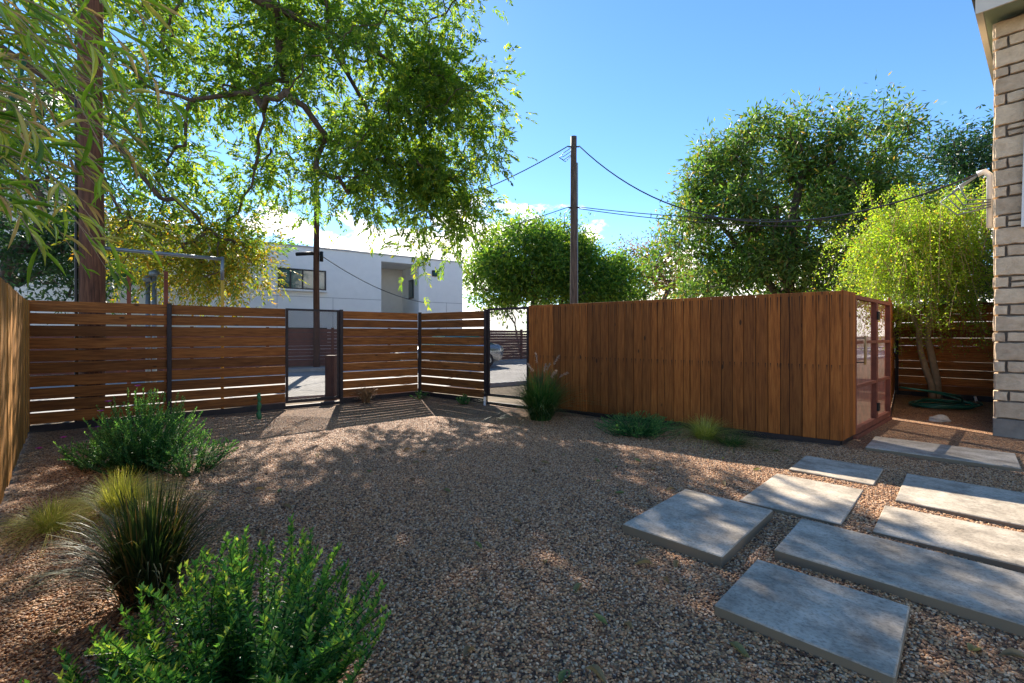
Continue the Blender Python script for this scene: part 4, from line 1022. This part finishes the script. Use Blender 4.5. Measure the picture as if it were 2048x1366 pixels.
g = grass('dark_grass_clump', 'dark spiky ornamental grass clump with dry skirt behind the bright green shrub', -1.88, 2.36, 760, 0.70, 0.50, 0.009, M['blade_dark'], 1.0, 0.10, droop=0.55)
grass('', '', 0, 0, 240, 0.34, 0.6, 0.007, M['blade_dry'], 1.3, 0.10, droop=0.75, root=g, part='dry_skirt')
g = grass('feather_grass', 'pale yellow feather grass mound by the honey fence', -3.02, 3.52, 1100, 0.38, 0.65, 0.003, M['blade_pale'], 1.2, 0.07, droop=0.75)
g = grass('feather_grass', 'small flattened feather grass tuft lying beside the paler mound', -3.25, 3.22, 500, 0.27, 0.6, 0.003, M['blade_pale'], 1.3, 0.06, droop=0.85)
g = grass('fountain_grass', 'tall green fountain grass with pale plumes against the plank wall', 0.46, 7.30, 1300, 0.92, 1.0, 0.010, M['blade_green'], 1.0, 0.16, droop=0.6)
grass('', '', 0, 0, 420, 0.5, 1.0, 0.009, M['blade_green'], 1.3, 0.14, droop=0.8, root=g, part='low_blades')
pl = []
for k in range(9):
    a = rng.uniform(0, 2 * math.pi); sp = rng.uniform(0.2, 0.7); hh = rng.uniform(0.85, 1.2)
    st = [np.array([math.cos(a) * sp * t ** 1.6, math.sin(a) * sp * t ** 1.6, hh * (t - 0.18 * sp * 2 * t ** 4)]) for t in np.linspace(0, 1, 9)]
    for q in range(60):
        t = rng.uniform(0.80, 1.0); i = min(7, int(t * 8)); p = st[i] + (st[i+1] - st[i]) * (t * 8 - i); pl.append(np.concatenate([p, unit(st[i+1] - st[i]) + rng.normal(size=3) * .45]))
    MB().tube(st, [0.0025] * 9, 3, cap=False).build('plume_stalk', M['blade_dry'], g)
pl = np.array(pl); V, F = leaf_arrays(pl[:, :3], pl[:, 3:], rand_dirs(len(pl)), 0.04, 0.009)
leaf_object('plumes', [(V, F, rng.random(len(pl)))], M['plume'], g)
grass('dry_grass_tuft', 'small straw coloured grass tuft at the foot of the slat fence', -2.92, 9.15, 320, 0.45, 0.6, 0.006, M['blade_dry'], 1.1, 0.06, droop=0.6)
grass('verge_tuft', 'reddish dry grass tuft on the verge behind the perforated panel', -0.75, 10.6, 120, 0.35, 0.2, 0.008, M['blade_dry'], 1.0, 0.05)
grass('wispy_grass', 'wispy olive grass sprawling at the foot of the plank wall', 2.55, 6.05, 700, 0.36, 0.95, 0.004, M['blade_pale'], 1.3, 0.10, droop=0.8)
grass('wispy_grass', 'flat dark wispy grass near the plank wall corner', 2.75, 5.72, 420, 0.18, 0.9, 0.004, M['blade_green'], 1.3, 0.14, droop=0.8)
def leafy(name, label, x, y, stems, h, rad, L, W, mat, per, cat='shrub', lean=0.5, z0=0.0, separate=False, stemmat='blade_green', flop=0.0, arc=(0, 2 * math.pi)):
    root = empty(name, (x, y, gz(x, y))); tag(root, label, cat)
    sm = MB(); ch = []
    for k in range(stems):
        a = rng.uniform(*arc); rr = rad * math.sqrt(rng.random()); hh = h * rng.uniform(0.6, 1.05) * (1 - 0.45 * (rr / rad) ** 2)
        top = np.array([math.cos(a) * rr, math.sin(a) * rr, hh]); b0 = np.array([math.cos(a) * rr * 0.35, math.sin(a) * rr * 0.35, 0])
        bend = rng.normal(size=3) * 0.04
        pts = [b0 + (top - b0) * np.array([t ** 1.2, t ** 1.2, t]) + bend * math.sin(t * 3.1) for t in np.linspace(0, 1, 7)]
        one = MB() if separate else sm
        one.tube(pts, [0.0035 - 0.0003 * i for i in range(7)], 3, cap=False)
        t = (np.arange(per) + rng.random(per)) / per; t = 0.18 + 0.82 * t; i = np.minimum(5, (t * 6).astype(int)); Pp = np.array(pts)
        P = Pp[i] + (Pp[i+1] - Pp[i]) * (t * 6 - i)[:, None]
        ang = np.arange(per) * 2.4 + rng.random(per) * .6; tip = (t ** 2)[:, None]
        D = np.stack([np.cos(ang), np.sin(ang), np.full(per, 0.25)], 1) * (1.1 - 0.6 * tip) + np.array([0, 0, 1.0]) * (0.15 + 0.8 * tip) + rng.normal(size=(per, 3)) * .18
        N = np.array([0, 0, 1.0]) - D * 0.3 + rng.normal(size=(per, 3)) * .25
        V, F = leaf_arrays(P, D, N, L * rng.uniform(0.6, 1.2, per) * (1.05 - 0.35 * t), W * rng.uniform(0.8, 1.15, per), 0.18, 0.12)
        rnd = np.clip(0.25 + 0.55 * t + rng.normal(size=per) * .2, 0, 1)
        if separate:
            st = one.build('stem', M[stemmat], root); leaf_object('leaves', [(V, F, rnd)], M[mat], st)
        else: ch.append((V, F, rnd))
    if not separate:
        sm.build('stems', M[stemmat], root); leaf_object('foliage', ch, M[mat], root)
    return root
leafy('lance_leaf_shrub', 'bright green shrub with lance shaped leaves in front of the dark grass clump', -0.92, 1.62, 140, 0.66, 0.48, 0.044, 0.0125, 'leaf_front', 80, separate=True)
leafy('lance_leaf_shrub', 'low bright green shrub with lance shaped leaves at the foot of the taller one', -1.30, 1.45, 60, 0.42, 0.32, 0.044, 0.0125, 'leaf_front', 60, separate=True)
fb = leafy('flowering_bush', 'rounded green bush with small leaves and magenta flowers before the slat fence', -3.72, 4.62, 210, 0.84, 0.56, 0.036, 0.014, 'leaf_shrub', 75)
leafy('flowering_bush_skirt', 'low spreading branch of small pale leaves reaching from the flowering bush', -3.18, 4.55, 60, 0.42, 0.42, 0.036, 0.013, 'leaf_shrub', 44)
leafy('flowering_bush_skirt', 'low dark growth with magenta flowers at the honey fence foot', -4.35, 4.75, 60, 0.40, 0.40, 0.036, 0.013, 'leaf_shrub', 40)
fp = np.array([[-.35, -.1, .62], [-.05, -.35, .75], [-.62, -.2, .38], [-.55, .1, .42], [-.75, -.3, .30], [.1, -.2, .88]])
ch = []
for q in fp:
    m = 9; a = np.arange(m) * 2.4; D = np.stack([np.cos(a), np.sin(a), np.full(m, .5)], 1); V, F = leaf_arrays(np.tile(q, (m, 1)), D, np.tile([0, 0, 1.0], (m, 1)), 0.034, 0.024); ch.append((V, F, rng.random(m)))
leaf_object('flowers', ch, M['petal'], fb)
leafy('ground_cover', 'low fresh green feathery plant at the foot of the plank wall', 1.72, 6.25, 220, 0.30, 0.62, 0.034, 0.007, 'leaf_shrub', 40, cat='plant')
leafy('ground_cover', 'small dark green plant in the fence corner', -1.95, 9.75, 30, 0.18, 0.25, 0.03, 0.008, 'leaf_shrub', 24, cat='plant')
leafy('ground_cover', 'small leafy weed in front of the very dark slat panel', -0.95, 8.95, 14, 0.20, 0.16, 0.06, 0.022, 'leaf_shrub', 14, cat='plant')
# cactus
cx, cy = -4.05, 7.32; ca = empty('cactus', (cx, cy, gz(cx, cy))); tag(ca, 'slender green cactus of stacked pads before the slat fence', 'cactus')
zz = -0.02
for (hh, ww) in ((0.17, 0.062), (0.15, 0.055), (0.14, 0.05)):
    n = 8; pts = [(0.006 * math.sin(i + zz * 20), 0, zz + hh * i / n) for i in range(n + 1)]
    MB().tube(pts, [0.016 + (ww * 0.62 - 0.016) * math.sin(math.pi * i / n) for i in range(n + 1)], 10).build('pad', M['cactus'], ca, smooth=True); zz += hh * 0.95
# hose, rock, stub, fallen leaves
hx, hy = 8.15, 8.55; ho = empty('garden_hose', (hx, hy, 0)); tag(ho, 'coiled dark green garden hose at the foot of the weeping tree', 'hose')
pts = []
for i in range(150):
    a = i * 2 * math.pi / 28; r = 0.40 + 0.10 * math.sin(i * .21); k = i / 150
    lift = 0.30 * max(0, math.sin((i - 84) / 28 * math.pi)) if 84 <= i <= 112 else 0
    pts.append((math.cos(a) * r * 1.15 - (0.25 if 84 <= i <= 112 else 0) * math.sin((i - 84) / 28 * math.pi), math.sin(a) * r * 0.8 + 0.1 * math.sin(i * .13), 0.022 + 0.02 * (i // 28) + lift))
pts += [(0.75, 0.1, 0.05), (1.0, 0.35, 0.04), (1.15, 0.6, 0.05)]
MB().tube(pts, 0.015, 6).build('coil', M['hose'], ho, smooth=True)
MB().tube([(1.13, 0.58, 0.05), (1.2, 0.68, 0.12)], 0.022, 8).build('nozzle', M['whiteplastic'], ho)
bm = bmesh.new(); bmesh.ops.create_icosphere(bm, subdivisions=3, radius=1)
for v in bm.verts:
    n = 1 + 0.16 * math.sin(3 * v.co.x + 1) * math.cos(2.5 * v.co.y) + 0.08 * math.sin(7 * v.co.z + 3 * v.co.x)
    v.co = Vector((v.co.x * 0.15 * n, v.co.y * 0.11 * n, max(v.co.z, -0.3) * 0.075 * n))
me = bpy.data.meshes.new('rock'); bm.to_mesh(me); bm.free()
o = link('rock', me, M['rock'], None, (6.78, 7.25, 0.02)); tag(o, 'pale limestone rock on the gravel between hose and gate slab', 'rock')
o = MB().tube([(-0.53, 8.88, -0.02), (-0.53, 8.88, 0.17)], 0.022, 8).build('pipe_stub', M['whiteplastic']); tag(o, 'short white pipe stub at the foot of the dark fence post', 'pipe')
lm = []
for k in range(5):
    me = long_leaf('fallen_leaf', 4, 0.0, 0.5)
    for v in me.vertices: v.co.z += 0.22 * math.sin(v.co.x * 3.0 + k) * v.co.x
    at = me.attributes.new('rnd', 'FLOAT', 'FACE'); at.data.foreach_set('value', np.full(len(me.polygons), k / 4, np.float32)); me.materials.append(M['fallen']); lm.append(me)
for (x, y) in [(1.05, 3.0), (1.0, 2.75), (0.85, 2.55), (1.15, 2.3), (0.95, 2.0), (1.6, 2.95), (1.75, 3.1), (1.85, 3.0), (0.55, 2.1), (2.0, 3.2), (2.95, 3.75), (3.0, 3.5), (3.4, 3.3), (1.95, 1.95), (2.15, 1.9), (-0.2, 1.9), (0.3, 1.85), (-2.3, 1.95), (-2.1, 2.1), (-2.0, 3.9), (-0.6, 4.0), (0.2, 4.6), (-1.2, 5.4), (0.9, 5.0), (2.3, 5.0), (3.1, 5.3)] + [(rng.uniform(-2.6, 2.8), rng.uniform(1.7, 5.5)) for _ in range(44)]:
    on_slab = False
    for i_, (sx_, sy_, w_, d_, _l) in enumerate(SL):
        W2 = {3: 1.25, 4: 1.06, 5: 1.06, 6: 1.5}.get(i_, w_)
        lx = (x - sx_) * math.cos(AX) + (y - sy_) * math.sin(AX); ly = -(x - sx_) * math.sin(AX) + (y - sy_) * math.cos(AX)
        on_slab |= -w_/2 - .12 < lx < W2 - w_/2 + .12 and abs(ly) < d_/2 + .12
    if on_slab: continue
    o = bpy.data.objects.new('fallen_leaf', lm[int(rng.integers(0, 5))]); C.objects.link(o)
    s = rng.uniform(0.055, 0.11); o.scale = (s, s * 0.38, s); o.location = (x, y, gz(x, y) + 0.018); o.rotation_euler = (rng.normal() * .2, rng.normal() * .15, rng.uniform(0, 6.28))
    tag(o, 'dry fallen leaf lying on the gravel', 'leaf', 'fallen leaves on the gravel')
